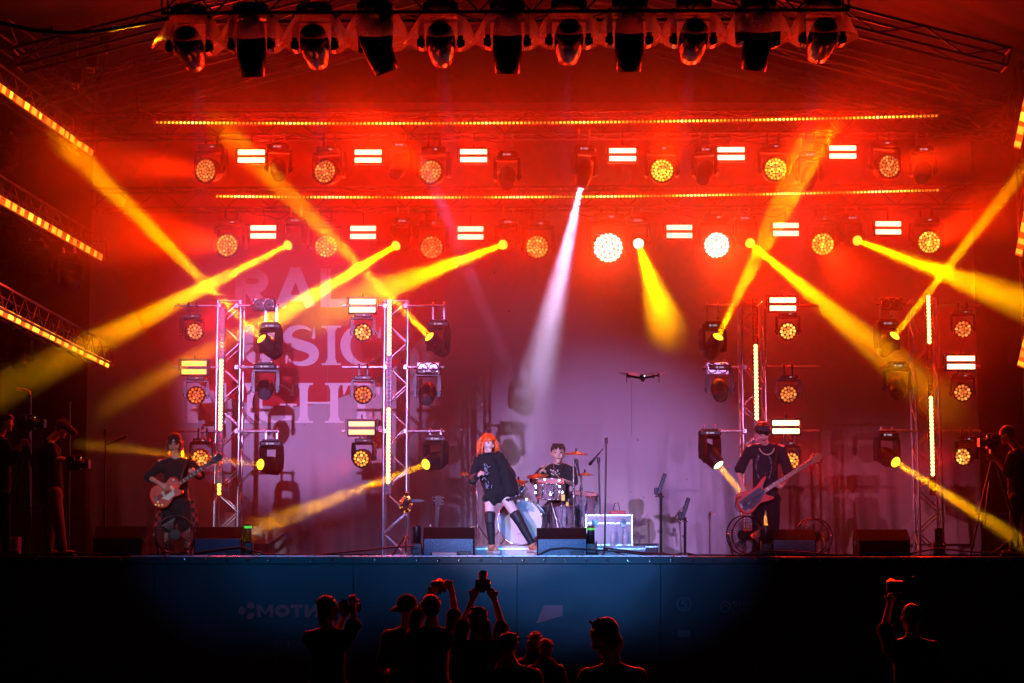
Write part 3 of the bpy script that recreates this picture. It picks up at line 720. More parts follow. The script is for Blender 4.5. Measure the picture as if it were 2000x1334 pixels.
# ---- lower row on truss 2
wl = [(443, 479, 'amber2', -340, -50, 4200), (637, 481, 'amber2', 40, 10, 700), (843, 483, 'amber', -40, 60, 350), (1049, 482, 'amber2', -100, -20, 450), (1188, 484, 'hot', -25, 10, 2600), (1400, 479, 'hot', 90, 80, 2600), (1607, 477, 'yellow', 120, 150, 2400), (1815, 473, 'yellow', 230, -120, 3000)]
for i, (x, y, e, dx, dy, p) in enumerate(wl):
    f_ = at(x, y, Y2 - .25)
    wash_light(f_, at(x + dx, y + dy, 23.4), .18 if e != 'hot' else (.235 if i == 4 else .205), 3, E[e], 'round wash light %s, %s in the lower lamp row' % ('blown out to white' if e == 'hot' else ('glowing yellow' if e == 'yellow' else 'glowing amber'), nth(i, 8)), zc2, G2, p, (1, .022, .0005) if p > 1200 else ORG, 19 if p > 1200 and e != 'hot' else 28)
for i, x in enumerate((514, 709, 919, 1327, 1535, 1735)):
    strobe(x, (453, 454, 455, 452, 448, 445)[i], Y2 - .2, 50, E['strobe'], 'double-tube strobe panel glowing white, %s in the lower lamp row' % nth(i, 6), G2, 66, zc2)
bm = [(562, 479, -90, 810, 44, 4.6, 'beamy'), (773, 480, 235, 805, 74, 4.8, 'beamy'), (982, 478, 600, 622, 34, 4.8, 'beamy'), (1247, 476, 1306, 652, 40, 5.0, 'beamhot'), (1465, 475, 1850, 795, 34, 4.8, 'beamy'), (1675, 470, 2060, 615, 34, 4.8, 'beamy')]
for i, (x, y, ax, ay, p, sp, e) in enumerate(bm):
    moving_head(at(x, y, Y2 - .3), at(ax, ay, 23.55), .95, 'moving head throwing a yellow beam %swards, %s in the lower lamp row' % ('left' if i < 3 else 'right', nth(i, 6)), zc2, E[e], G2, power=p * 1.25, col=YEL, spread=sp * 1.25, aperture=.5)

random.seed(31)
for Yr, py, xs, nm in ((Y1, 268, (430, 590, 680, 800, 900, 1040, 1170, 1260, 1400, 1560, 1700), 'upper'), (Y2, 410, (480, 600, 680, 800, 880, 1010, 1110, 1290, 1440, 1570, 1700), 'lower')):
    for i in range(len(xs) - 1):
        x0, x1 = xs[i] + random.uniform(-6, 6), xs[i + 1] - random.uniform(10, 40); sag = random.uniform(6, 22)
        pts = [at(x0 + (x1 - x0) * k / 12, py - 4 + sag * 4 * (k / 12) * (1 - k / 12) * (1 + .2 * math.sin(k)), Yr - .02) for k in range(13)]
        tag(G().tube(pts, .009, 5).obj('power_lead', M['rubber']), 'black power lead sagging below the %s truss, %s' % (nm, nth(i, len(xs) - 1)), 'cable', 'power leads on the trusses')
random.seed(7)
# ---- four lighting towers
YT = 26.4
kT = F / YT
def tower(x, top, lab, ledx, ledr, levels):
    p = at(x, 1086, YT); p.z = DZ + .015; q = V((p.x, p.y, hz(top, YT)))
    t = truss('lighting_tower', 'upright aluminium truss tower with a vertical light strip, %s' % lab, 'truss tower', p, q, .33, .33, .30, .022, M['alu'], (0, 1, 0), 'truss towers on the stage', faces='fbtk')
    G().box((0, 0, -.008), (.6, .6, .012), .003).obj('base_plate', M['alu'], t)
    a = at(ledx, ledr[0], YT - .26); b = at(ledx, ledr[1], YT - .26); n = round((ledr[1] - ledr[0]) / 7.4)
    led_bar(a, V((a.x, a.y, b.z)), n, lambda i: levels(i / n), 'vertical strip of amber diodes on the tower %s' % lab, 'vertical diode strips on the towers', .029, (.08, .06), 110)
    return t
tower(443, 590, 'beside the guitarist', 435, (600, 967), lambda f: 4 if .26 < f < .66 else (3 if .92 < f else -1))
tower(772, 590, 'left of the singer', 761, (585, 967), lambda f: 4 if (f < .28 or .55 < f < .93) else -1)
tower(1475, 590, 'behind the bass player', 1474, (585, 940), lambda f: 4 if .23 < f < .66 else -1)
tower(1815, 585, 'at the far right', 1812, (577, 967), lambda f: 4 if (f < .24 or .5 < f < .9) else -1)
def arm(x0, x1, py, lab):
    p, q = at(x0, py, YT - .2), at(x1, py, YT - .2); t = thing('side_pipe', lab, 'pipe', p, 'short pipes clamped to the towers')
    rod('pipe', (0, 0, 0), q - p, .02, M['alu'], t, 10); G().box((.0, .02, 0), (.06, .07, .07), .008).obj('coupler', M['alu'], t)
TN = {0: 'tower beside the guitarist', 1: 'tower left of the singer', 2: 'tower behind the bass player', 3: 'tower at the far right'}
for k, (xl, xr, el, er) in enumerate(((428, 462, 340, 545), (752, 792, 668, 868), (1455, 1497, 1376, 1600), (1795, 1834, 1722, 1915))):
    for py, nm in ((597, 'top'), (717, 'middle'), (842, 'lower')):
        arm(xl, el, py, '%s pipe on the left of the %s' % (nm, TN[k])); arm(xr, er, py, '%s pipe on the right of the %s' % (nm, TN[k]))
GT = 'beam heads on the towers'; GW = 'small wash lights on the towers'; GS = 'strobes on the towers'
def th(k, x, y, ax, ay, aY, pipe, nm, on=None, power=0, prism=0, spread=4.6):
    moving_head(at(x, y, YT - .38), at(ax, ay, aY), .92, '%s moving head, %s on the %s' % ('yellow-lensed' if on else 'unlit', nm, TN[k]), hz(pipe, YT - .2), E[on] if on else M['glass'], GT, power=power * .95, col=YEL, spread=spread * 1.15, prism=prism, aperture=.55)
def tw(k, x, y, pipe, nm, e='amber', p=70, dx=0, dy=0):
    f_ = at(x, y, YT - .4)
    wash_light(f_, at(x + dx, y + dy, 23.4), .118, 2, E[e], 'small round amber wash light, %s on the %s' % (nm, TN[k]), hz(pipe, YT - .2), GW, p, RED, 30)
# tower 0
th(0, 510, 661, 118, 272, 23.5, 597, 'topmost of three', 'beamy', 34)
th(0, 517, 770, 500, 900, 24, 717, 'middle of three'); th(0, 508, 907, 150, 872, 23.5, 842, 'lowest of three', 'beamy', 18)
tw(0, 381, 647, 597, 'topmost', 'amber', 400, 190, -120); tw(0, 383, 772, 717, 'middle', 'orange', 40); tw(0, 391, 895, 842, 'lowest', 'amber', 60, -100, 40)
strobe(379, 718, YT - .35, 48, E['strobey'], 'double-tube strobe panel glowing yellow on the tower beside the guitarist', GS, 14, hz(717, YT) + .02)
blinder(515, 594, YT - .32, 'unlit two-lamp blinder above the beam heads on the tower beside the guitarist')
# tower 1
th(1, 838, 657, 430, 245, 23.5, 597, 'topmost of three', 'beamy', 34)
th(1, 832, 782, 800, 960, 24, 717, 'middle of three'); th(1, 831, 907, 500, 1032, 23.6, 842, 'lowest of three', 'beamy', 50)
strobe(708, 597, YT - .35, 50, E['strobe'], 'topmost double-tube strobe panel on the tower left of the singer', GS, 30, hz(590, YT))
tw(1, 709, 649, 600, 'topmost', 'amber2', 70); tw(1, 709, 771, 717, 'middle', 'orange', 40); tw(1, 705, 896, 842, 'lowest', 'amber2', 500, -160, 60)
strobe(706, 836, YT - .35, 50, E['strobey'], 'orange double-tube strobe panel above the lowest lamp on the tower left of the singer', GS, 20, hz(842, YT))
blinder(836, 719, YT - .32, 'bright-faced two-lamp blinder on the tower left of the singer', True)
# tower 2
th(2, 1403, 657, 1600, 255, 23.5, 597, 'topmost of three', 'beamy', 40, 3)
th(2, 1408, 775, 1440, 960, 24, 717, 'middle of three'); th(2, 1404, 909, 1552, 1085, 25.2, 842, 'lowest of three', 'beamhot', 60)
strobe(1529, 594, YT - .35, 51, E['strobe'], 'topmost double-tube strobe panel on the tower behind the bass player', GS, 34, hz(590, YT))
tw(2, 1539, 647, 600, 'topmost', 'amber2', 70); tw(2, 1540, 770, 717, 'middle', 'amber', 70); tw(2, 1546, 900, 842, 'lowest', 'amber2', 400, 150, 20)
strobe(1535, 834, YT - .35, 52, E['strobe'], 'red-edged double-tube strobe panel beside the bass player', GS, 34, hz(842, YT))
blinder(1402, 719, YT - .32, 'bright-faced two-lamp blinder on the tower behind the bass player', True)
# tower 3
th(3, 1748, 655, 2025, 300, 23.5, 597, 'topmost of three', 'beamy', 24, 0, 3)
th(3, 1752, 770, 1745, 930, 24, 717, 'middle of three'); th(3, 1750, 903, 2005, 1064, 23.7, 842, 'lowest of three', 'beamy', 62)
strobe(1877, 708, YT - .35, 54, E['strobe'], 'red-haloed double-tube strobe panel on the tower at the far right', GS, 34, hz(717, YT) + .02)
tw(3, 1881, 643, 597, 'topmost', 'amber', 70); tw(3, 1880, 767, 717, 'middle', 'amber', 60); tw(3, 1880, 892, 842, 'lowest', 'amber2', 700, -260, 50)
blinder(1742, 593, YT - .32, 'unlit two-lamp blinder on the tower at the far right')

# ---- side trusses with light bars, left wing (running back along the stage) and right edge
for i, (ex, eyy, fy_) in enumerate(((172, 303, 150), (190, 505, 372), (203, 712, 590))):
    nm = ('top', 'middle', 'lowest')[i]
    e = at(ex, eyy, 30.0); lo, hi = 20., 30.
    for _ in range(40):
        md = (lo + hi) / 2
        if at(-45, fy_, md).z > e.z: hi = md
        else: lo = md
    f_ = at(-45, fy_, lo); f_.z = e.z
    off = V((0, 0, .14))
    truss('wing_truss', 'lattice truss running back along the left wing, %s of three' % nm, 'truss', f_ + off, e + off, .3, .3, .34, .022, M['darkalu'], group='trusses in the left wing', faces='fbk')
    nrm = V((.45, -.8, -.1)).normalized(); nb = 4
    for b in range(nb):
        glow_bar(f_.lerp(e, b / nb) + nrm * .26, f_.lerp(e, (b + .98) / nb) + nrm * .26, 'orange light bar on the %s left wing truss, %s' % (nm, ('nearest the frame edge', 'second along', 'third along', 'at the stage end')[b]), 'light bars in the left wing', nrm, 7)
for i, (xa, ya, xb, yb) in enumerate(((2008, 190, 1987, 290), (2010, 400, 1990, 500), (2012, 640, 1994, 716))):
    a, b = at(xa, ya, 26.5), at(xb, yb, 27.0); nm = ('top', 'middle', 'lowest')[i]
    glow_bar(a, b, 'steep orange light bar at the right edge, %s of three' % nm, 'light bars at the right edge', (-.5, -.85, 0), 7)
p = at(2040, 1080, 27.2); p.z = DZ
truss('wing_tower', 'dark upright truss tower standing just beyond the right edge', 'truss tower', p, V((p.x, p.y, hz(60, 27.2))), .34, .34, .4, .024, M['darkalu'], (0, 1, 0))
# dark movers hanging in the left wing
for i, (x, y, ax, ay) in enumerate(((14, 335, 60, 500), (70, 545, 90, 720), (145, 560, 220, 640), (40, 720, 70, 900), (8, 500, 30, 700))):
    moving_head(at(x, y, 27.2), at(ax, ay, 26.2), 1.0, 'black moving head hanging in the left wing, %s' % ('below the top truss', 'below the middle truss', 'at the inner end of the middle truss', 'below the lowest truss', 'cut by the left frame edge')[i], hz(y - 75, 27.2), M['glass'], 'moving heads in the left wing')
# left roof corner: hanging hoists and cables
for i, (x, y0, y1, dx) in enumerate(((60, -10, 185, -58), (140, 30, 222, -60), (205, 80, 218, -25), (262, 110, 230, 10), (110, 0, 140, 25), (35, 20, 120, 30))):
    g = G(); pts = []
    for k in range(9):
        f_ = k / 8; pts.append(at(x + dx * f_ ** 2, y0 + (y1 - y0) * f_, 26.8 - .1 * i))
    g.tube(pts, .010, 5)
    tag(g.obj('hanging_cable', M['rubber']), 'thin cable hanging from the left roof corner, %s' % ('furthest left', 'second and longest', 'third with a short hook', 'fourth, nearest the lamps', 'fifth, behind the others', 'sixth, highest')[i], 'cable', 'cables in the left roof corner')
for i, (x, y) in enumerate(((118, 12), (95, 60), (205, 82), (180, 118), (45, 95), (150, 150))):
    c = at(x, y, 26.2); t = thing('chain_hoist', 'dark chain hoist under the left roof corner, %s' % ('highest', 'left of centre', 'rightmost', 'beside the rightmost', 'furthest left', 'lowest')[i], 'hoist', c, 'chain hoists in the left roof corner')
    G().box((0, 0, 0), (.16, .14, .22), .02).obj('motor_body', M['blackmet'], t); G().cyl((0, 0, .1), (0, 0, .3), .02, n=8).obj('hook', M['chrome'], t)
    G().torus((.0, 0, -.15), .035, .008, (0, 1, 0), 12, 5).obj('lower_hook', M['chrome'], t); rod('chain', (0, 0, .3), (0, 0, 1.2), .008, M['alu'], t)
for i, (xa, ya, xb, yb) in enumerate(((0, -20, 175, 140), (-30, 40, 200, 205))):
    truss('corner_truss', 'slanted dark truss in the left roof corner, %s' % ('upper one', 'lower one'.replace('one', 'of the two'))[i], 'truss', at(xa, ya, 25.0), at(xb, yb, 29.5), .3, .3, .4, .024, M['darkalu'], group='corner trusses at the left', faces='fbk')
pts = [at(-30, 38, 22.6)] + [at(330 * f_, 40 + 26 * math.sin(math.pi * f_ ** .8) - 4 * f_, 22.6) for f_ in [k / 12 for k in range(1, 13)]]
tag(G().tube(pts, .028, 8).obj('cable_loom', M['rubber']), 'thick black cable loom sagging from the front truss to the left', 'cable')

# ================================================================ stage smoke
sm = G().box((0, (23.5 + 32.0) / 2, (DZ + 10.9) / 2 + .03), (18.2, 8.5, 10.9 - DZ)).obj('stage_smoke', None)
tag(sm, kind='stuff'); sm['label'] = 'drifting stage smoke lit red and lavender by the lamps'
m = bpy.data.materials.new('smoke'); m.use_nodes = True; nt = m.node_tree; nt.nodes.clear(); sm.data.materials.clear(); sm.data.materials.append(m)
N = nt.nodes.new; Lk = nt.links.new
out = N('ShaderNodeOutputMaterial'); pv = N('ShaderNodeVolumePrincipled'); Lk(pv.outputs[0], out.inputs['Volume'])
pv.inputs['Color'].default_value = (.95, .95, .97, 1); pv.inputs['Anisotropy'].default_value = .15
geo = N('ShaderNodeNewGeometry'); nz = N('ShaderNodeTexNoise'); nz.inputs['Scale'].default_value = .42; nz.inputs['Detail'].default_value = 2.5; nz.inputs['Distortion'].default_value = .6
Lk(geo.outputs['Position'], nz.inputs['Vector'])
mr = N('ShaderNodeMapRange'); mr.inputs[1].default_value = .36; mr.inputs[2].default_value = .66; mr.inputs[3].default_value = .42; mr.inputs[4].default_value = 1.75
Lk(nz.outputs['Fac'], mr.inputs[0])
sp = N('ShaderNodeSeparateXYZ'); Lk(geo.outputs['Position'], sp.inputs[0])
hr = N('ShaderNodeMapRange'); hr.interpolation_type = 'SMOOTHSTEP'; hr.inputs[1].default_value = 4.2; hr.inputs[2].default_value = 6.7; hr.inputs[3].default_value = .015; hr.inputs[4].default_value = .085
Lk(sp.outputs[2], hr.inputs[0])
fr = N('ShaderNodeMapRange'); fr.inputs[1].default_value = 23.5; fr.inputs[2].default_value = 24.7; fr.interpolation_type = 'SMOOTHSTEP'
Lk(sp.outputs[1], fr.inputs[0])
m1 = N('ShaderNodeMath'); m1.operation = 'MULTIPLY'; m2 = N('ShaderNodeMath'); m2.operation = 'MULTIPLY'
tp = N('ShaderNodeMapRange'); tp.interpolation_type = 'SMOOTHSTEP'; tp.inputs[1].default_value = 8.2; tp.inputs[2].default_value = 9.5; tp.inputs[3].default_value = 1.0; tp.inputs[4].default_value = .22; Lk(sp.outputs[2], tp.inputs[0])
m3 = N('ShaderNodeMath'); m3.operation = 'MULTIPLY'; Lk(hr.outputs[0], m3.inputs[0]); Lk(tp.outputs[0], m3.inputs[1])
Lk(mr.outputs[0], m1.inputs[0]); Lk(m3.outputs[0], m1.inputs[1]); ab = N('ShaderNodeMath'); ab.operation = 'ABSOLUTE'; Lk(sp.outputs[0], ab.inputs[0]); lt = N('ShaderNodeMapRange'); lt.interpolation_type = 'SMOOTHSTEP'; lt.inputs[1].default_value = 6.0; lt.inputs[2].default_value = 8.3; lt.inputs[3].default_value = 1.0; lt.inputs[4].default_value = .35; Lk(ab.outputs[0], lt.inputs[0])
m4 = N('ShaderNodeMath'); m4.operation = 'MULTIPLY'; Lk(m1.outputs[0], m4.inputs[0]); Lk(lt.outputs[0], m4.inputs[1]); Lk(m4.outputs[0], m2.inputs[0]); Lk(fr.outputs[0], m2.inputs[1]); Lk(m2.outputs[0], pv.inputs['Density'])
# ================================================================ things on the stage
def ondeck(px, Y): p = at(px, 1086, Y); p.z = DZ; return p
# ---- wedge monitors
def wedge(px, wpx, top, Y, m, label, side):
    k = F / Y; wd = wpx / k; h = (1086 - top) / k; p = ondeck(px, Y)
    t = thing('stage_monitor', label, 'speaker', p, 'wedge monitors along the stage edge')
    prof = [(-.22, 0), (.26, 0), (.26, h * .55), (.17, h), (-.04, h), (-.22, h * .62)]       # (depth, height), front leans to the band
    n = len(prof); x = wd / 2
    vs = [(-x, a, b) for a, b in prof] + [(x, a, b) for a, b in prof]
    f = [tuple(range(n)), tuple(range(n, 2 * n))[::-1]] + [(i, n + i, n + (i + 1) % n, (i + 1) % n) for i in range(n)]
    G().add(vs, f).obj('cabinet', M['cabinet'], t)
    G().box((0, -.228, h * .31), (wd * .96, .012, h * .58), .004).obj('grille', m, t)
    G().box((x * .6 * side, -.24, .035), (wd * .26, .05, .07), .006).obj('cable_box', M['black'], t)
    for sg in (-1, 1): G().box((sg * x, .02, h * .5), (.016, .14, .05), .004).obj('handle', M['blackmet'], t)
    return t
wedge(235, 92, 1028, 24.75, M['black'], 'black wedge monitor in deep shadow beside the left microphone stand', 1)
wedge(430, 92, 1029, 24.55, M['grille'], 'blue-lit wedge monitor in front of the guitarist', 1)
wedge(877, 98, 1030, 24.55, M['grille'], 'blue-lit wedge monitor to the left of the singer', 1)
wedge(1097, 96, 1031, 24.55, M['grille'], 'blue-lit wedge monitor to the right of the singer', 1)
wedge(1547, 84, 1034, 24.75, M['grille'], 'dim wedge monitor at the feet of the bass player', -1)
wedge(1722, 98, 1034, 24.55, M['black'], 'black wedge monitor between the right fan and the rightmost tower', -1)
o = thing('side_shelf', 'orange-lit plywood speaker side panel right of the left centre monitor', 'panel', ondeck(923, 24.9)); G().box((0, 0, .2), (.07, .42, .40), .008).obj('plywood', M['tan'], o); G().box((0, 0, .405), (.075, .43, .012), .003).obj('edge_trim', M['black'], o)
tb = thing('tube_light', 'short blue-white light tube lying before the left centre monitor', 'light tube', ondeck(868, 24.2)); G().cyl((-.16, 0, .03), (.16, 0, .03), .022, n=10).obj('tube', M['riser'], tb)
for sg in (-1, 1): G().cyl((sg * .16, 0, .03), (sg * .185, 0, .03), .026, n=10).obj('end_cap', M['black'], tb)

# ---- flame jets along the edge
def jet(px, top, Y, label, led):
    k = F / Y; h = (1085 - top) / k; p = ondeck(px, Y); t = thing('flame_jet', label, 'effect machine', p, 'effect jets along the stage edge')
    G().box((0, 0, .02), (.2, .2, .03), .004).obj('base', M['black'], t); G().box((0, 0, h * .25), (.15, .13, h * .38), .015).obj('body', M['black'], t)
    G().lathe([(.0, h * .42), (.055, h * .43), (.05, h * .95), (.045, h), (.03, h), (.028, h * .9)], 14).obj('nozzle', M['black'], t)
    G().lathe([(.057, h * .86), (.057, h * .93)], 14).obj('ring', E['green'] if led else M['blackmet'], t)
    for sg in (-1, 1): G().box((sg * .075, -.04, h * .38), (.02, .03, .1), .004).obj('bracket', M['redplastic'], t)
jet(483, 1022, 24.6, 'black effect jet with a green ring right of the guitarist monitor', True)
jet(814, 1025, 24.5, 'black effect jet with red brackets left of the left centre monitor', False)
jet(1154, 1026, 24.6, 'black effect jet with a green tip right of the right centre monitor', True)
jet(1497, 1026, 24.6, 'black effect jet at the feet of the bass player', False)
jet(1834, 1030, 24.7, 'black effect jet beside the rightmost tower', False)

# ---- drum fans
def fan(px, py, rpx, Y, yaw, label):
    k = F / Y; R_ = rpx / k; p = ondeck(px, Y); c = V((0, 0, max(R_ + .03, at(px, py, Y).z - DZ)))
    t = thing('floor_fan', label, 'fan', p, 'round floor fans'); q = Quaternion((0, 0, 1), rad(yaw))
    g = G()
    for y in (-.08, .08): g.torus((0, y, 0), R_, .010, (0, 1, 0), 36, 5)
    g.obj('hoop', M['blackmet'], t, c, q)
    g = G()
    for i in range(40):
        a = 2 * math.pi * i / 40
        for y in (-.085, .085): g.cyl((.06 * math.cos(a), y * 1.25, .06 * math.sin(a)), (R_ * math.cos(a), y * .9, R_ * math.sin(a)), .0022, n=4, caps=False)
    for rr in (.35, .68):
        for y in (-.1, .1): g.torus((0, y, 0), R_ * rr, .0025, (0, 1, 0), 30, 4)
    g.obj('grille', M['blackmet'], t, c, q)
    g = G()
    for i in range(3):
        a0 = 2 * math.pi * i / 3; vs = []
        for s_ in range(5):
            f_ = s_ / 4
            for e_ in (-1, 1):
                a = a0 + e_ * (.22 + .28 * f_); r = .05 + (R_ * .9 - .05) * f_; vs.append((r * math.cos(a), e_ * .035, r * math.sin(a)))
        g.add(vs, [(2 * i_, 2 * i_ + 1, 2 * i_ + 3, 2 * i_ + 2) for i_ in range(4)], True)
    g.obj('blade', M['alu'], t, c, q)
    G().cyl((0, -.12, 0), (0, .16, 0), .07, n=14).obj('motor', M['black'], t, c, q)
    for sg in (-1, 1):
        rod('stand', q @ V((sg * (R_ + .02), 0, c.z)), q @ V((sg * (R_ * .8), .0, .015)), .014, M['blackmet'], t); G().ball(c + q @ V((sg * (R_ + .02), 0, 0)), .022).obj('pivot_knob', M['chrome'], t)
    for sg in (-1, 1): rod('foot', q @ V((-R_ * .8, sg * .18, .014)), q @ V((R_ * .8, sg * .18, .014)), .014, M['blackmet'], t)
    for sg in (-1, 1): rod('foot_link', q @ V((sg * R_ * .8, -.18, .014)), q @ V((sg * R_ * .8, .18, .014)), .014, M['blackmet'], t)
fan(341, 1045, 37, 24.75, 12, 'round floor fan in front of the guitarist, catching orange light')
fan(1458, 1046, 37, 24.8, -35, 'round floor fan at the bass player, turned half sideways')
fan(1590, 1050, 34, 25.3, 10, 'round floor fan right of the bass player behind the monitor')

# ---- microphone stands
def mic(g_parent, tip, d, sc_=1.):
    d = V(d).normalized(); q = V((0, 0, 1)).rotation_difference(d)
    h = G().lathe([(0, -.17), (.011, -.17), (.013, -.1), (.019, -.03), (.02, -.02), (.02, 0)], 10).obj('microphone_body', M['black'], g_parent, tip, q)
    G().lathe([(.021, 0), (.026, .02), (.024, .045), (.013, .062), (0, .065)], 10).obj('microphone_grille', M['blackmet'], h)
def mic_stand(label, foot_px, Y, pole, boom=None, mic_at=None, m=None, rough_feet=True):
    m = m or M['blackmet']; p = ondeck(foot_px, Y); t = thing('microphone_stand', label, 'microphone stand', p, 'microphone stands on the stage')
    L = lambda px, py, dy=0: at(px, py, Y + dy) - p
    top = L(*pole); rod('pole', (0, 0, .05), top, .0125, m, t, 8)
    for a in (20, 140, 260): rod('foot', (0, 0, .1), (.3 * math.cos(rad(a)), .3 * math.sin(rad(a)), .012), .009, m, t)
    G().cyl(top * .98 - V((0, 0, .05)), top, .022, n=8).obj('clutch', m, t)
    if boom:
        a, b = L(*boom[0]), L(*boom[1]); rod('boom', a, b, .008, m, t, 8)
        if mic_at: mic(t, b, b - a)
    return t
mic_stand('black microphone stand with a boom beside the left camera operator', 204, 25.3, (206, 838), ((205, 870), (240, 855)), True)
mic_stand('tall straight black microphone stand right of the drums', 1181, 25.0, (1184, 855))
mic_stand('black boom microphone stand behind the tall straight stand', 1174, 26.2, (1169, 893, .0), ((1178, 876), (1156, 902)), True)
for i, (fx_, fy_, tx, ty, nm) in enumerate(((1291, 962, 1299, 925, 'taller of the two'), (1338, 1010, 1345, 972, 'shorter of the two'))):
    Y = 25.6; p = ondeck(fx_, Y); t = thing('phone_stand', 'upright stand with a tilted tablet clamp, %s right of the drums' % nm, 'stand', p, 'stands with tilted clamps')
    L = lambda px, py: at(px, py, Y) - p
    rod('pole', (0, 0, .02), L(fx_, fy_), .02, M['blackmet'], t, 8)
    for a in (30, 150, 270): rod('foot', (0, 0, .05), (.2 * math.cos(rad(a)), .2 * math.sin(rad(a)), .012), .01, M['blackmet'], t)
    a_, b_ = L(fx_ - 6, fy_ + 4), L(tx, ty); d_ = (b_ - a_).normalized(); q = V((0, 0, 1)).rotation_difference(d_)
    G().box((0, 0, (b_ - a_).length / 2), (.055, .03, (b_ - a_).length), .008).obj('tilted_arm', M['blackmet'], t, a_, q)
    G().box((0, 0, 0), (.05, .04, .09), .008).obj('clamp_jaw', M['blackmet'], t, L(fx_ - 10, fy_ - 3)); G().cyl(L(fx_ - 12, fy_ + 6), L(fx_ + 6, fy_ + 8), .015, n=8).obj('clamp_screw', M['chrome'], t)

# ---- drum riser, flight case, bottles, cases
rz = .14
t = thing('drum_riser', 'low white-edged platform under the drum kit', 'riser', ondeck(1088, 26.15)); wr = 325 / F * 26
G().box((0, 0, rz / 2), (wr, 1.9, rz), .008).obj('platform', M['riser'], t)
G().box((0, -.958, rz * .72), (wr, .012, .03), .003).obj('edge_rail', M['alu'], t)
RZ = DZ + rz
p = at(1188, 1060, 26.1); p.z = RZ
t = thing('flight_case', 'silver-edged flight case standing behind the microphone stands', 'flight case', p); w_, h_ = 90 / F * 26.5, .44
G().box((0, 0, h_ / 2), (w_, .45, h_), .01).obj('panel', M['case'], t)
for sx in (-1, 1):
    for sz in (.02, h_ - .02): pass
    G().box((sx * (w_ / 2 - .012), -.228, h_ / 2), (.03, .02, h_ + .01), .003).obj('corner_rail', M['alu'], t)
for z in (.015, h_ * .72, h_ - .012): G().box((0, -.229, z), (w_ - .06, .018, .03), .003).obj('rail', M['alu'], t)
for sx in (-1, 1): G().box((sx * w_ * .3, -.242, h_ * .72), (.085, .012, .10), .003).obj('latch', M['chrome'], t)
for i, x in enumerate((1198, 1221)):
    p = at(x, 1062, 25.7); p.z = RZ; t = thing('water_bottle', 'clear plastic water bottle before the flight case, %s one' % ('left' if i == 0 else 'right'), 'bottle', p, 'water bottles by the flight case')
    G().lathe([(0, 0), (.032, .003), (.034, .02), (.031, .07), (.034, .1), (.034, .15), (.013, .2), (.013, .21)], 12).obj('bottle_body', mat('bottle_plastic', (.85, .85, .9), .1, 0, .05, 4, .5, 0, .55), t)
    G().cyl((0, 0, .21), (0, 0, .232), .015, n=10).obj('cap', M['riser'], t)
p = at(1190, 1020, 26.15); p.z = RZ + h_
t = thing('effects_pedal', 'dark pedal unit with looped cables on top of the flight case', 'pedal', p); G().box((.12, 0, .03), (.22, .2, .05), .01).obj('unit', M['redplastic'], t); G().tube([(.05, 0, .05), (.08, .02, .16), (.13, 0, .17), (.15, .02, .06)], .006, 5).obj('cable_loop', M['rubber'], t)
p = ondeck(1262, 26.0); t = thing('equipment_case', 'low dark equipment case at the right end of the riser', 'case', p); G().box((0, 0, .09), (.3, .5, .17), .012).obj('shell', M['black'], t); G().box((0, -.252, .13), (.3, .01, .02), .002).obj('trim', M['alu'], t)

# ---- drum kit
YD = 25.7
def D(px, py, dy=0): return at(px, py, YD + dy)
p = at(1062, 1066, YD); p.z = RZ
dk = thing('drum_kit', 'dark red drum kit with chrome stands and brass cymbals on the riser', 'drum kit', p)
def drum(c, r, dep, ax, nm, tilt=None, lugs=8, led=False):
    """drum shell with hoops and heads, axis ax"""
    q = V((0, 0, 1)).rotation_difference(V(ax).normalized()); c = c - p
    s_ = G().lathe([(r, -dep / 2), (r, dep / 2)], 28).obj(nm, M['drumred'], dk, c, q)
    for sg in (-1, 1):
        G().torus((0, 0, sg * dep / 2), r + .005, .011, (0, 0, 1), 30, 6).obj('hoop', M['chrome'], s_)
        g = G(); vs = [(r * math.cos(2 * math.pi * i / 28), r * math.sin(2 * math.pi * i / 28), sg * (dep / 2 - .004)) for i in range(28)]; g.add(vs, [tuple(range(28)) if sg > 0 else tuple(range(28))[::-1]]); g.obj('drum_head', M['drumhead'], s_)
    g = G()
    for i in range(lugs):
        a = 2 * math.pi * i / lugs + .2; g.box((math.cos(a) * (r + .012), math.sin(a) * (r + .012), 0), (.022, .022, dep * .5), .004); g.cyl((math.cos(a) * (r + .014), math.sin(a) * (r + .014), -dep / 2), (math.cos(a) * (r + .014), math.sin(a) * (r + .014), dep / 2), .004, n=5)
    g.obj('tension_rods', M['chrome'], s_)
    return s_
kc = D(1020, 1014, -.1); kr = 43 / F * YD
kick = drum(V((kc.x, kc.y, RZ + kr + .02)), kr, .42, (-.15, -1, .02), 'bass_drum')
g = G(); g.torus((.12, -.12, .222), .055, .008, (0, 0, 1), 20, 5); g.disc((.12, -.12, .214), .05, (0, 0, 1)); g.obj('port_ring', M['cream'], kick)
G().box((-.03, -.16, .216), (.07, .022, .004)).obj('badge', E['off'], kick)
drum(D(1075, 955, .05), 27 / F * YD, .22, (.05, -.25, 1), 'snare_drum', led=True)
drum(D(1138, 985, .5), .2, .3, (.1, -.2, 1), 'floor_tom'); drum(D(1000, 960, .45), .16, .24, (.1, -.35, 1), 'rack_tom')
drum(D(1100, 1010, .3), .2, .34, (0, -.1, 1), 'floor_tom')
def cymbal(c, r, ax, nm='cymbal'):
    q = V((0, 0, 1)).rotation_difference(V(ax).normalized()); o = G().lathe([(0, .035), (.02, .034), (.045, .016), (r * .6, .008), (r, -.004), (r * .98, -.008), (.04, .008)], 30).obj(nm, M['brass'], dk, c - p, q)
    G().cyl((0, 0, .03), (0, 0, .075), .012, n=8).obj('wing_nut', M['black'], o)
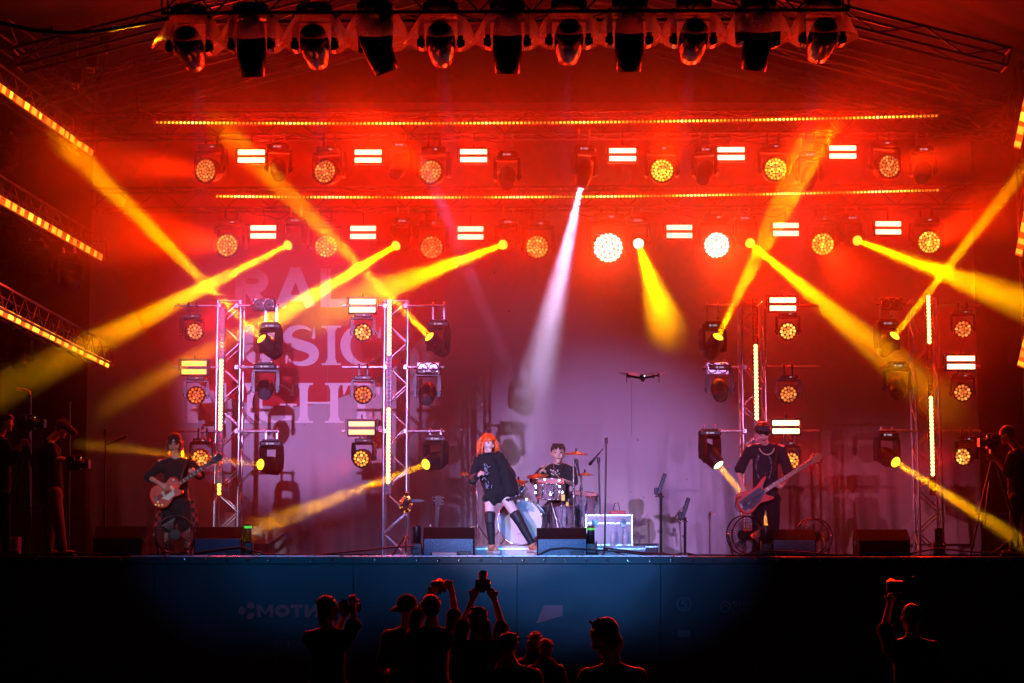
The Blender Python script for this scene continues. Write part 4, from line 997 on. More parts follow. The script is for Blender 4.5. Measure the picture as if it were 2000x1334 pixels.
cymbal(D(1125, 886, -.05), 24 / F * YD, (.02, -.12, 1)); cymbal(D(1142, 927, .4), 18 / F * YD, (0, -.1, 1)); cymbal(D(1013, 941, .25), 20 / F * YD, (-.05, -.2, 1)); cymbal(D(908, 927, .2), 12 / F * YD, (.1, -.15, 1), 'hi_hat')
def kstand(px, py, dy, foot, braces=True):
    a = D(px, py, dy) - p; b = V((D(foot, 1060, dy).x - p.x, a.y, 0.02)); rod('stand_pole', b + V((0, 0, .08)), a, .014, M['chrome'], dk, 8)
    for f_ in (.28, .55, .8): G().cyl(b.lerp(a, f_) - V((0, 0, .02)), b.lerp(a, f_) + V((0, 0, .02)), .024, n=8).obj('collar', M['chrome'], dk)
    for ang in (80, 200, 320): rod('stand_leg', b + V((0, 0, .28)), b + V((.25 * math.cos(rad(ang)), .25 * math.sin(rad(ang)), 0)), .010, M['chrome'], dk)
kstand(1120, 893, -.05, 1122); kstand(1050, 930, .3, 1052); kstand(1098, 940, .1, 1096); cymbal(D(1050, 929, .3), .16, (-.1, -.25, 1)); kstand(985, 975, .3, 985); kstand(1135, 928, .35, 1135); kstand(1014, 942, .25, 1010); kstand(931, 938, .1, 933)
rod('boom_arm', D(931, 938, .1) - p, D(905, 928, .2) - p, .009, M['chrome'], dk)
for i in range(3):
    a = rad(90 + 120 * i); rod('snare_leg', D(1075, 975, .05) - p, V((D(1075, 1060, .05).x - p.x + .2 * math.cos(a), .05 + .2 * math.sin(a), .02)), .010, M['chrome'], dk)
for x, y, dy in ((1064, 936, -.2), (1092, 938, -.2), (1046, 949, -.15), (1046, 962, -.15), (1093, 950, -.2), (1028, 975, -.35), (1098, 962, -.1), (1075, 966, -.2)):
    G().ball(D(x, y, dy) - p, .013, 8, 5).obj('clip_light', E['blueled'], dk)
for x, y, a, b in ((1100, 972, .05, .09), (1108, 985, .04, .06)): G().box(D(x, y, -.1) - p, (a, .04, b), .006).obj('cowbell', M['yellowplastic'], dk)
q0 = D(1127, 905, -.3) - p; mic(dk, q0, (-.1, 0, .5)); rod('microphone_arm', D(1134, 935, -.2) - p, q0, .008, M['chrome'], dk)
p2 = D(1095, 1060, .75); p2.z = RZ
t = thing('drum_stool', 'round black drum stool under the drummer', 'stool', p2); G().lathe([(0, .46), (.16, .46), (.175, .49), (.16, .53), (0, .535)], 18).obj('seat', M['black'], t); rod('post', (0, 0, .1), (0, 0, .46), .018, M['chrome'], t)
for ang in (90, 210, 330): rod('leg', (0, 0, .2), (.22 * math.cos(rad(ang)), .22 * math.sin(rad(ang)), .01), .012, M['chrome'], t)

# ---- mirrored ornament on a chrome stand, guitar behind the monitor
p = ondeck(793, 25.4); t = thing('mirrored_ornament', 'glittering mirrored ball ornament on a chrome stand with a dark blade', 'ornament', p)
L = lambda px, py, dy=0: at(px, py, 25.4 + dy) - p
rod('stand_pole', (0, 0, .05), L(793, 1008), .02, M['chrome'], t, 8)
for a in (20, 140, 260): rod('stand_leg', L(793, 1045), (.26 * math.cos(rad(a)), .26 * math.sin(rad(a)), .012), .012, M['chrome'], t)
random.seed(3)
c = L(793, 985); bm_ = bmesh.new(); bmesh.ops.create_icosphere(bm_, subdivisions=2, radius=1)
g = G(); g.add([c + V((v.co.x * .085, v.co.y * .085, v.co.z * .125)) for v in bm_.verts], [[q.index for q in f.verts] for f in bm_.faces]); bm_.free(); g.obj('mirror_ball', M['chrome'], t)
bm_ = bmesh.new(); bmesh.ops.create_icosphere(bm_, subdivisions=1, radius=.04); g = G(); g.add([v.co + L(793, 965) for v in bm_.verts], [[q.index for q in f.verts] for f in bm_.faces]); bm_.free(); g.obj('mirror_tip', M['chrome'], t)
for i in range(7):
    a = 2 * math.pi * i / 7; G().ball(c + V((.085 * math.cos(a), -.06, .11 * math.sin(a))), .011, 6, 4).obj('painted_glint', E['amber2'], t)  # glowing beads stand in for glints on the mirror facets
g = G(); vs = [L(804, 974), L(826, 976), L(829, 979), L(804, 981)]; g.add(vs + [v + V((0, .02, 0)) for v in vs], [(0, 1, 2, 3), (7, 6, 5, 4), (0, 4, 5, 1), (1, 5, 6, 2), (2, 6, 7, 3), (3, 7, 4, 0)]); g.obj('blade', M['black'], t)

# ---- guitars
def smooth_outline(pts, n=4):
    out_ = []; N_ = len(pts)
    for i in range(N_):
        p0, p1, p2_, p3 = [V(pts[(i + k) % N_]).to_2d() for k in (-1, 0, 1, 2)]
        for s_ in range(n):
            t_ = s_ / n; out_.append(tuple(.5 * ((2 * p1) + (p2_ - p0) * t_ + (2 * p0 - 5 * p1 + 4 * p2_ - p3) * t_ ** 2 + (3 * p1 - p0 - 3 * p2_ + p3) * t_ ** 3)))
    return out_
LP = [(0, 0), (.01, .08), (.06, .14), (.13, .165), (.2, .145), (.27, .115), (.33, .125), (.38, .14), (.43, .115), (.455, .05), (.43, -.03), (.395, -.055), (.425, -.10), (.40, -.135), (.33, -.125), (.27, -.112), (.2, -.145), (.13, -.165), (.06, -.14), (.01, -.08)]
BS = [(0, 0), (.02, .09), (.07, .15), (.14, .16), (.22, .13), (.30, .11), (.38, .12), (.46, .15), (.53, .165), (.545, .14), (.48, .10), (.43, .05), (.42, -.03), (.44, -.08), (.49, -.13), (.47, -.155), (.39, -.14), (.30, -.11), (.22, -.125), (.13, -.155), (.05, -.13), (.01, -.07)]
def guitar(name, label, p_end, p_head, Y, outline, bodymat, kind, group, joint=.43, strap=None, tilt=0.):
    a = at(*p_end, Y); b = at(*p_head, Y - tilt); u = (b - a); L_ = u.length; u.normalize(); nrm = V((0, -1, 0)); v = nrm.cross(u).normalized(); nrm = u.cross(v)
    F4 = Matrix(((u.x, v.x, nrm.x, 0), (u.y, v.y, nrm.y, 0), (u.z, v.z, nrm.z, 0), (0, 0, 0, 1)))
    t = thing(name, label, 'guitar', a, group); T3 = F4.to_3x3()
    W = lambda x, y, z: T3 @ V((x, y, z))
    ol = smooth_outline(outline); g = G(); n_ = len(ol); cx = sum(q[0] for q in ol) / n_
    lay = [(.93, .026), (.985, .020), (1, .010), (1, -.022), (.95, -.03)]; vs = []
    for s_, z in lay: vs += [W(cx + (x - cx) * s_, y * s_, z) for x, y in ol]
    fs = [tuple(range(n_)), tuple(range(4 * n_, 5 * n_))[::-1]]
    for k in range(4): fs += [(k * n_ + i, (k + 1) * n_ + i, (k + 1) * n_ + (i + 1) % n_, k * n_ + (i + 1) % n_) for i in range(n_)]
    g.add(vs, fs).obj('body', bodymat, t)
    q3 = T3.to_quaternion(); hl = .19 if kind == 'lp' else .22
    G().box(W((joint - .04 + L_ - hl) / 2 + .02, 0, .022), (L_ - hl - joint + .04, .055, .022), .005, T3).obj('neck', M['wooddark'] if kind == 'lp' else M['woodpale'], t)
    g = G().box(W((joint - .04 + L_ - hl) / 2 + .02, 0, .034), (L_ - hl - joint + .04, .05, .004), .0, T3).obj('fretboard', M['wooddark'] if kind == 'lp' else M['woodpale'], t)
    for i in range(7): G().box(W(joint + .03 + i * .055, 0, .037), (.012, .03, .003), 0, T3).obj('inlay', M['cream'], t)
    hs = [(L_ - hl, .028), (L_ - hl * .55, .045), (L_ - .02, .05), (L_, .02), (L_, -.02), (L_ - .02, -.05), (L_ - hl * .55, -.045), (L_ - hl, -.028)]
    g = G(); g.add([W(x, y, .03) for x, y in hs] + [W(x, y, .012) for x, y in hs], [tuple(range(8)), tuple(range(8, 16))[::-1]] + [(i, 8 + i, 8 + (i + 1) % 8, (i + 1) % 8) for i in range(8)]); g.obj('headstock', M['black'] if kind == 'lp' else M['woodpale'], t)
    npg = 3 if kind == 'lp' else 2
    for i in range(npg):
        for sg in (-1, 1): G().cyl(W(L_ - hl * .62 + i * .045, sg * .045, .02), W(L_ - hl * .62 + i * .045, sg * .075, .02), .010, n=6).obj('tuner', M['chrome'], t)
    if kind == 'lp':
        g = G(); g.add([W(*q) for q in ((.14, -.03, .034), (.33, -.03, .034), (.31, -.09, .032), (.20, -.105, .032))], [(0, 1, 2, 3)]); g.obj('pickguard', M['cream'], t)
        for x in (.19, .33): G().box(W(x, 0, .036), (.04, .075, .012), .004, T3).obj('pickup', M['cream'], t)
        for x, y in ((.06, -.09), (.1, -.11), (.03, -.06), (.075, -.05)): G().cyl(W(x, y, .024), W(x, y, .044), .012, n=8).obj('knob', M['gold'], t)
        G().cyl(W(.40, .085, .024), W(.40, .085, .034), .014, n=10).obj('switch_ring', M['cream'], t)
    else:
        g = G(); pg = [(.05, .06), (.2, .07), (.40, .08), (.42, -.02), (.30, -.085), (.16, -.11), (.05, -.07)]; g.add([W(x, y, .031) for x, y in pg], [tuple(range(7))]); g.obj('pickguard', M['black'], t)
        for x in (.13, .23): G().box(W(x, 0, .038), (.035, .085, .014), .004, T3).obj('pickup', M['black'], t)
        for x, y in ((.06, -.08), (.1, -.1)): G().cyl(W(x, y, .03), W(x, y, .048), .011, n=8).obj('knob', M['chrome'], t)
    G().box(W(.08 if kind == 'lp' else .05, 0, .036), (.03, .085, .016), .004, T3).obj('bridge', M['chrome'], t)
    g = G()
    for i in range(6 if kind == 'lp' else 4):
        y = (i - (2.5 if kind == 'lp' else 1.5)) * (.0085 if kind == 'lp' else .012); g.cyl(W(.08, y, .046), W(L_ - hl * .6, y * .8, .040), .0013, n=4, caps=False)
    g.obj('strings', M['chrome'], t)
    return t, W
guitar('electric_guitar', 'cherry red single-cut electric guitar held by the guitarist in a cap', (297, 981), (433, 890), 24.72, LP, M['woodred'], 'lp', 'guitars on stage')
guitar('bass_guitar', 'red-brown four-string bass guitar with black pickguard held by the bass player', (1441, 992), (1603, 889), 24.70, BS, M['woodred'], 'bass', 'guitars on stage', .44)
tt, _ = guitar('electric_guitar', 'dark electric guitar standing upright behind the left centre monitor', (849, 1084), (857, 968), 25.6, [(a * .72, b * .72) for a, b in LP], M['wooddark'], 'lp', 'guitars on stage', .31)

for ch in list(tt.children):
    if ch.name.startswith('inlay'): bpy.data.objects.remove(ch)
    elif ch.name.startswith(('headstock', 'neck', 'fretboard')): ch.data.materials.clear(); ch.data.materials.append(M['darkwood'])

# ---- drone
p = at(1254, 738, 22.6); t = thing('camera_drone', 'small folding camera drone hovering before the backdrop', 'drone', p); k = 1 / (F / 22.6)
g = G(); g.cap((0, -.10, .005), (0, .10, .01), .045, .04, 1.); me = g.obj('body', M['black'], t); me.scale = (1, 1, .8)
G().ball((0, -.12, -.035), .026, 10, 6).obj('gimbal_camera', M['black'], t); G().ball((.02, -.142, .01), .007, 6, 4).obj('status_light', E['white'], t)
for sx in (-1, 1):
    for sy, L_ in ((-1, .19), (1, .15)):
        e = V((sx * L_, sy * .14, .018 if sy < 0 else .03)); rod('arm', (sx * .03, sy * .05, .0), e, .011, M['black'], t)
        G().cyl(e - V((0, 0, .02)), e + V((0, 0, .022)), .017, n=10).obj('motor', M['black'], t)
        g = G(); a = rad(20 if sx > 0 else 8) * sy
        for h in (0, math.pi):
            d_ = V((math.cos(a + h), math.sin(a + h), .04)); sd = V((-d_.y, d_.x, .25)).normalized(); b0 = e + V((0, 0, .026))
            g.add([b0 + sd * .006, b0 + d_ * .06 + sd * .014, b0 + d_ * .12 + sd * .006, b0 + d_ * .12 - sd * .003, b0 + d_ * .06 - sd * .012, b0 - sd * .006], [(0, 1, 2, 3, 4, 5)])
        g.obj('propeller', M['yellowplastic'] if sx > 0 else M['black'], t)
        if sy < 0: G().box(e + V((sx * .008, 0, -.05)), (.012, .02, .075), .003).obj('leg', M['black'], t)

# ---- camera tripods of the film crew
def tripod(label, px, Y, head, cam_px, cam_len, right=1):
    p = ondeck(px, Y); t = thing('camera_tripod', label, 'tripod', p, 'film tripods on the stage'); L = lambda x, y, dy=0: at(x, y, Y + dy) - p
    h = L(*head); G().box(h, (.10, .10, .09), .015).obj('fluid_head', M['black'], t)
    for a in (-25, 95, 215):
        f_ = V((.42 * math.cos(rad(a)), .42 * math.sin(rad(a)), .012)); rod('leg', h - V((0, 0, .05)), h.lerp(f_, .55), .02, M['black'], t, 8); rod('lower_leg', h.lerp(f_, .5), f_, .014, M['blackmet'], t, 8); G().ball(f_, .022, 8, 5).obj('rubber_foot', M['rubber'], t)
    rod('spreader', h.lerp(V((.4, 0, 0)), .6), h.lerp(V((-.35, .2, 0)), .6), .008, M['blackmet'], t); rod('pan_handle', h, h + V((-.25 * right, .2, -.1)), .009, M['black'], t)
    return t
def video_camera(label, px, py, Y, L_, right, group='film cameras'):
    p = at(px, py, Y); t = thing('video_camera', label, 'camera', p, group); s_ = right
    G().box((0, 0, 0), (L_ * .55, .13, .15), .02).obj('camera_body', M['black'], t); G().cyl((s_ * L_ * .27, 0, .01), (s_ * L_ * .5, 0, .01), .055, .06, 14).obj('lens_barrel', M['black'], t)
    G().box((s_ * L_ * .54, 0, .01), (.05, .15, .12), .01).obj('matte_box', M['black'], t); rod('top_handle', (-L_ * .2, 0, .12), (L_ * .25, 0, .12), .014, M['black'], t)
    for x in (-L_ * .2, L_ * .25): rod('handle_post', (x, 0, .06), (x, 0, .12), .012, M['black'], t)
    G().box((-s_ * L_ * .1, -.1, .07), (.12, .03, .08), .008).obj('viewfinder', M['black'], t); G().ball((s_ * L_ * .3, -.06, .09), .008, 6, 4).obj('tally_light', E['amber2'], t)
tripod('black film tripod at the left edge of the stage', 52, 24.9, (52, 850), None, 0)
video_camera('shoulder-size film camera on the left tripod', 52, 829, 24.9, .42, 1)
tripod('black film tripod at the right edge of the stage', 1937, 24.9, (1940, 880), None, 0, -1)
video_camera('film camera on the right tripod, seen from behind', 1938, 866, 24.9, .3, -1)
video_camera('handheld camera rig held by the standing left operator', 145, 908, 24.75, .34, 1)
# upright pipe and lamp at far left
p = ondeck(57, 25.8); t = thing('light_mast', 'thin upright mast with a curved yellow top at the far left', 'mast', p); L = lambda x, y: at(x, y, 25.8) - p
rod('mast', (0, 0, .02), L(58, 772), .03, M['darkalu'], t, 8); G().tube([L(58, 775), L(58, 766), L(50, 762), L(34, 760)], .025, 6).obj('curved_top', M['yellowplastic'], t); G().box((0, 0, .01), (.35, .35, .02), .003).obj('base', M['blackmet'], t)
p = ondeck(134, 25.9); t = thing('thin_pole', 'thin red-lit pole behind the standing left operator', 'pole', p); L = lambda x, y: at(x, y, 25.9) - p
rod('pole', (0, 0, .02), L(136, 785), .016, M['darkalu'], t, 8); G().cyl((0, 0, 0), (0, 0, .02), .14, n=14).obj('base', M['blackmet'], t)
p = ondeck(28, 25.5); t = thing('floor_box', 'small box with a red-lit front on the floor at the far left', 'box', p); G().box((0, 0, .13), (.14, .2, .26), .01).obj('shell', M['redplastic'], t); G().box((0, -.103, .13), (.10, .01, .2), .004).obj('front', M['case'], t)

# ---- cables along the deck edge
random.seed(11)
for i, (pts, nm) in enumerate((([(-40, 1084), (60, 1083), (140, 1079), (200, 1083)], 'far left'), ([(380, 1080), (430, 1073), (470, 1068), (520, 1083), (640, 1085)], 'before the guitarist monitor'), ([(620, 1084), (700, 1076), (760, 1070), (810, 1066)], 'rising to the effect jet'), ([(1050, 1084), (1075, 1072), (1105, 1070), (1180, 1075), (1260, 1083), (1300, 1086)], 'across the right centre monitor'), ([(1180, 1070), (1240, 1078), (1330, 1085)], 'from the tall microphone stand'), ([(1440, 1085), (1500, 1076), (1560, 1078), (1640, 1084)], 'before the bass player'), ([(1760, 1085), (1830, 1071), (1900, 1078), (1990, 1082)], 'at the far right'), ([(1940, 1082), (1965, 1060), (1985, 1050)], 'curling up to the right tripod'))):
    P_ = [at(x, y, 24.22 + .02 * i) for x, y in pts]
    for q in P_: q.z = max(q.z, DZ + .014)
    fine = []
    for j in range(len(P_) - 1):
        for s_ in range(5): fine.append(P_[j].lerp(P_[j + 1], (1 - math.cos(math.pi * s_ / 5)) / 2))
    fine.append(P_[-1]); tag(G().tube(fine, .012, 6).obj('stage_cable', M['rubber']), 'black cable along the stage edge, %s' % nm, 'cable', 'cables on the stage edge')
g = G(); g.tube([at(1448 - 12 * math.sin(t_), 970 + 15 - 15 * math.cos(t_), 24.6) for t_ in [k * .35 for k in range(10)]], .006, 5)
tag(g.obj('guitar_lead', M['rubber']), 'thin looping lead plugged into the bass guitar', 'cable')
# ---- confetti in the air
g = G(); random.seed(5)
spots = [(1445, 1122), (1426, 1099), (1471, 1112), (1333, 1188), (1508, 1192), (1502, 1212), (1783, 1126), (1696, 1222), (1741, 1180), (1742, 1278), (1890, 1267), (1871, 1307), (1942, 1226), (1430, 1277), (1475, 1308)] + [(random.uniform(900, 1350), random.uniform(500, 1000)) for _ in range(26)] + [(random.uniform(300, 1800), random.uniform(150, 1050)) for _ in range(40)]
for x, y in spots:
    c = at(x, y, random.uniform(21.5, 23.4)); r = random.choice((.007, .007, .009, .014)); rot = Quaternion((random.random() - .5, random.random() - .5, random.random() - .5), random.random() * 6)
    g.box(c, (r * 1.6, r * 1.2, .001), 0, rot.to_matrix())
o = g.obj('confetti', mat('confetti_foil', (.8, .12, .08), .25, .6, .6, 90)); tag(o, kind='stuff'); o['label'] = 'tiny flecks of confetti drifting in front of the stage'  # red stage light on the flecks put into their base colour
# ================================================================ people
TRASH, QUEUE = [], []
TS = bpy.data.scenes.new('workshop')          # small scene for fusing shapes, removed at the end
def blob(name, g, m, parent=None, voxel=.012, smooth=4, origin=None, noise=0.):
    """many capsules fused into ONE continuous skin (fused all together in finish_blobs)"""
    o = V(origin) if origin is not None else V((0, 0, 0))
    me = bpy.data.meshes.new('tmp'); me.from_pydata([V(v) - o for v in g.v], [], g.f); ob = bpy.data.objects.new('tmp', me); TS.collection.objects.link(ob)
    md = ob.modifiers.new('r', 'REMESH'); md.mode = 'VOXEL'; md.voxel_size = voxel; md.use_smooth_shade = True
    if smooth: ms = ob.modifiers.new('s', 'SMOOTH'); ms.factor = .5; ms.iterations = smooth
    em = bpy.data.meshes.new('tmp'); r = link(name, em, parent); r.location = o if parent is None else (0, 0, 0)
    TRASH.extend((ob, me)); QUEUE.append((r, ob, m, noise)); return r
def finish_blobs():
    from mathutils import noise as nz_
    TS.view_layers[0].update(); dg = TS.view_layers[0].depsgraph
    for r, ob, m, noise in QUEUE:
        ev = ob.evaluated_get(dg); bm = bmesh.new(); bm.from_mesh(ev.data)
        if noise:
            bm.normal_update()
            for v in bm.verts: v.co += v.normal * noise * (nz_.noise(v.co * 9) + .6 * nz_.noise(v.co * 23))
        for f in bm.faces: f.smooth = True; f.material_index = 0
        bm.to_mesh(r.data); bm.free(); r.data.name = r.name; r.data.materials.append(m)
    bpy.data.batch_remove(TRASH); bpy.data.scenes.remove(TS)
def hand(g, w_, tip, pal, side, curl=.6, s=1.):
    """palm, four unequal bent fingers and a thumb off the side; pal = palm-facing vector, side = thumb side"""
    d = (tip - w_).normalized(); pal = (pal - d * pal.dot(d)).normalized(); sd = d.cross(pal).normalized() * side
    pc = w_ + d * .085 * s
    for k in (-.5, 0, .5): g.cap(w_ + d * .015 + sd * k * .03, pc + sd * k * .05 * s, .019 * s, .017 * s)
    for k, L in ((-1.5, .052), (-.5, .068), (.5, .072), (1.5, .064)):
        b = pc + sd * k * .018 * s; d1 = (d * math.cos(curl) + pal * math.sin(curl)); d2 = (d * math.cos(2.2 * curl) + pal * math.sin(2.2 * curl))
        m1 = b + d1 * L * .55 * s; g.cap(b, m1, .0095 * s, .009 * s); g.cap(m1, m1 + d2 * L * .6 * s, .009 * s, .0075 * s)
    tb = w_ + d * .03 * s + sd * .03 * s; t1 = tb + (d * .55 + sd * .6 + pal * .3).normalized() * .04 * s; g.cap(tb, t1, .013 * s, .011 * s); g.cap(t1, t1 + (d * .8 + pal * .6).normalized() * .032 * s, .0105 * s, .008 * s)
def head_prims(g, c, f, up, s=1., jaw=.03):
    f = f.normalized(); r = f.cross(up).normalized(); up = r.cross(f)
    R3 = Matrix((r, f, up)).transposed()
    g.ball(c + up * .02 * s, (.076 * s, .094 * s, .10 * s), 16, 10, R3)
    g.cap(c - up * .035 * s + f * .035 * s, c - up * .085 * s + f * .062 * s, .058 * s, .030 * s)
    g.cap(c + f * .088 * s + up * .012 * s, c + f * .108 * s - up * .022 * s, .009 * s, .014 * s)
    for sg in (-1, 1):
        g.ball(c + r * sg * .077 * s - up * .005 * s, (.012 * s, .02 * s, .032 * s), 8, 6, R3); g.ball(c + r * sg * .038 * s + f * .072 * s - up * .025 * s, .024 * s, 8, 6)
    return r, up
def face_parts(c, f, up, r, parent, s=1., org=None):
    o = V(org)
    for sg in (-1, 1):
        G().ball(c + f * .086 * s + r * sg * .032 * s + up * .014 * s - o, (.0135 * s, .008 * s, .008 * s), 8, 5).obj('eye', M['eye'], parent)
        G().cap(c + f * .090 * s + r * sg * .018 * s + up * .033 * s - o, c + f * .083 * s + r * sg * .052 * s + up * .036 * s - o, .0032 * s, .0022 * s).obj('eyebrow', M['hairdark'], parent)
    G().cap(c + f * .093 * s - r * .017 * s - up * .052 * s - o, c + f * .093 * s + r * .017 * s - up * .052 * s - o, .006 * s, .006 * s).obj('mouth', M['lipdark'], parent)
def person(label, Y, j, skin, group=None, face=(0, -1, 0), hs=1., hands=True, build=1., seated=False, voxel=.012, facey=True, palm=(0, -1, 0), curls=(.6, .6), feet=True, toe=(0, -1, 0)):
    """j: photo-pixel joints (px, py, depth offset); returns person object and its world joints"""
    J = {k: (at(v[0], v[1], Y + (v[2] if len(v) > 2 else 0)) if not isinstance(v, Vector) else v) for k, v in j.items()}
    g = G(); b = build; f = V(face).normalized(); c = J['head']
    r, up = head_prims(g, c, f, V((0, 0, 1)), hs)
    ms = (J['shl'] + J['shr']) / 2; mh = (J['hipl'] + J['hipr']) / 2
    g.cap(c - up * .05 * hs - f * .015, ms + V((0, 0, .02)), .056 * b, .066 * b)
    for s_ in 'lr': g.cap(ms + V((0, 0, .05)), J['sh' + s_] - V((0, 0, .01)), .05 * b, .055 * b)
    g.cap(J['shl'].lerp(ms, .2) - V((0, 0, .03)), J['shr'].lerp(ms, .2) - V((0, 0, .03)), .06 * b, .06 * b); g.cap(ms.lerp(mh, .18), ms.lerp(mh, .55), .145 * b, .125 * b, .68); g.cap(ms.lerp(mh, .5), ms.lerp(mh, .9), .125 * b, .14 * b, .72); g.cap(J['hipl'], J['hipr'], .095 * b, .095 * b, .9)
    for s_, sg in (('l', -1), ('r', 1)):
        g.cap(J['sh' + s_], J['el' + s_], .054 * b, .042 * b); g.cap(J['el' + s_], J['wr' + s_], .042 * b, .028 * b)
        if hands and 'ha' + s_ in J: hand(g, J['wr' + s_], J['ha' + s_], V(palm), -sg, curls[0 if sg < 0 else 1], 1.)
        g.cap(J['hip' + s_], J['kn' + s_], .088 * b, .058 * b); g.cap(J['kn' + s_], J['an' + s_], .056 * b, .038 * b)
        ca = J['kn' + s_].lerp(J['an' + s_], .3); g.cap(ca + V((0, .02, 0)), ca.lerp(J['an' + s_], .35) + V((0, .01, 0)), .052 * b, .04 * b)
        if feet:
            a = J['an' + s_]; tv = V(toe).normalized(); g.cap(a - V((0, 0, .03)), a - V((0, 0, .045)) + tv * .14, .036, .03)
    org = V((mh.x, mh.y, min(J['anl'].z, J['anr'].z) - .07))
    o = blob('person', g, skin, None, voxel, 3, org); tag(o, label, 'person', group)
    if facey: face_parts(c, f, up, r, o, hs, org)
    J.update(ms=ms, mh=mh, f=f, r=r, up=up, org=org, o=o, hs=hs)
    return o, J
def wear(J, name, g, m, voxel=.014, smooth=4, noise=0.): return blob(name, G().add([V(v) - J['org'] for v in g.v], g.f), m, J['o'], voxel, smooth, None, noise)
def tee(J, m, sl=.75, hem=None, loose=1., name='t_shirt', b=1., noise=.006, neckline=True):
    g = G(); ms, mh = J['ms'], J['mh']; hem = hem or mh
    for s_ in 'lr': g.cap(ms + V((0, 0, .035)), J['sh' + s_] - V((0, 0, .02)), .066 * b, .066 * b)
    g.cap(J['shl'].lerp(ms, .25) - V((0, 0, .06)), J['shr'].lerp(ms, .25) - V((0, 0, .06)), .085 * b, .085 * b); g.cap(ms.lerp(hem, .2), ms.lerp(hem, .55), .168 * b * loose, .165 * b * loose, .72); g.cap(ms.lerp(hem, .5), hem, .165 * b * loose, .168 * b * loose, .75)
    for s_ in 'lr':
        e = J['sh' + s_].lerp(J['el' + s_], sl) if sl <= 1 else J['el' + s_]
        g.cap(J['sh' + s_] - V((0, 0, .025)), e, .066 * b, .076 * b * loose)
        if sl > 1: g.cap(J['el' + s_], J['el' + s_].lerp(J['wr' + s_], sl - 1), .062 * b * loose, .048 * b * loose)
    return wear(J, name, g, m, .014, 5, noise)
def pants(J, m, ln=1., name='trousers', w_=1., noise=.004):
    g = G(); g.cap(J['hipl'], J['hipr'], .112, .112, .95)
    for s_ in 'lr':
        if ln <= .5: g.cap(J['hip' + s_], J['hip' + s_].lerp(J['kn' + s_], ln * 2), .105 * w_, .098 * w_)
        else: g.cap(J['hip' + s_], J['kn' + s_], .105 * w_, .08 * w_); g.cap(J['kn' + s_], J['kn' + s_].lerp(J['an' + s_], (ln - .5) * 2), .08 * w_, .064 * w_)
    return wear(J, name, g, m, .014, 4, noise)
def shoes(J, m, toe=(0, -1, 0), s=1., sole=None):
    tv = V(toe).normalized()
    for s_ in 'lr':
        a = J['an' + s_]; g = G(); g.cap(a - V((0, 0, .005)), a - V((0, 0, .03)), .048 * s, .05 * s); g.cap(a - V((0, 0, .04)) - tv * .03, a - V((0, 0, .05)) + tv * .15, .043 * s, .038 * s)
        sh = wear(J, 'shoe', g, m, .01, 2)
        g = G(); z = a.z - .085 * s; q = Quaternion((0, 0, 1), math.atan2(tv.y, tv.x)); g.box(a + tv * .055 - V((0, 0, .08 * s)) - J['org'], (.27 * s, .095 * s, .035 * s), .012, q.to_matrix()); g.obj('sole', sole or M['black'], sh)
def hair_cap(J, m, low=.0, vol=1., name='hair', fringe=True, back=.02, noise=.010, g=None):
    c, f, r, up, s = J['head'], J['f'], J['r'], J['up'], J['hs']; g = g or G(); R3 = Matrix((r, f, up)).transposed()
    g.ball(c + up * .045 * s - f * back * s, (.088 * s * vol, .098 * s * vol, .085 * s * vol), 14, 9, R3)
    g.ball(c - f * .05 * s + up * (.01 - low) * s, (.082 * s * vol, .06 * s, .085 * s), 12, 8, R3)
    if fringe:
        for k in (-.05, -.02, .02, .05): g.cap(c + up * .10 * s + r * k * s + f * .05 * s, c + up * .06 * s + r * k * 1.2 * s + f * .088 * s, .026 * s, .014 * s)
    return wear(J, name, g, m, .009, 2, noise)

# ---- guitarist
o, J = person('guitarist with long hair and a backwards black cap, looking down at a red guitar', 24.95, dict(head=(341, 866, -.06), shl=(313, 904), shr=(374, 903), ell=(291, 932, -.05), elr=(391, 928, .02), wrl=(314, 946, -.26), wrr=(383, 926, -.22), hal=(324, 952, -.29), har=(374, 919, -.28),
    hipl=(331, 985), hipr=(358, 985), knl=(329, 1027), knr=(362, 1026), anl=(324, 1073), anr=(366, 1073)), M['skin'], 'the band', face=(.05, -1, -.35), hs=1.16, palm=(0, .6, -.3), curls=(.7, .95))
tee(J, M['blackcloth'], .95, at(345, 985, 24.95), 1.1)
pants(J, M['blackcloth'], .5, 'shorts', 1.1); shoes(J, M['black'])
g = G(); c, f, r, up = J['head'], J['f'], J['r'], J['up']
for sg in (-1, 1):
    for k in range(5): g.cap(c + r * sg * (.07 + .012 * (k % 3)) + up * .02 - f * (.05 - .022 * k), c + r * sg * (.085 + .015 * (k % 2)) - up * (.17 + .02 * (k % 3)) - f * (.05 - .02 * k), .026, .012)
g.cap(c - f * .07, c - f * .06 - up * .16, .07, .05); wear(J, 'hair', g, M['hairbrown'], .010, 1, .008)
g = G(); R3 = Matrix((r, f, up)).transposed(); g.ball(c + up * .062, (.093, .104, .088), 16, 10, R3); g.cap(c + up * .045 + f * .07 - r * .05, c + up * .045 + f * .07 + r * .05, .035, .035)
cp = wear(J, 'cap', g, M['capblack'], .010, 3); g = G(); e = c + up * .075 + f * .108 - J['org']; g.add([e - r * .022 - up * .014, e + r * .022 - up * .014, e + up * .02], [(0, 1, 2)]); g.obj('cap_badge', M['whiteprint'], cp)
for sg, x0, x1 in ((-1, 318, 306), (1, 372, 383)):
    g = G(); g.cap(at(x0, 985, 24.98), at(x1, 1026, 25.0), .07, .05, .5); g.cap(at(x0 + sg * -8, 985, 24.98), at(x1 - sg * 9, 1015, 25.02), .06, .05, .5); wear(J, 'tied_shirt', g, M['plaid'], .012, 2, .012)
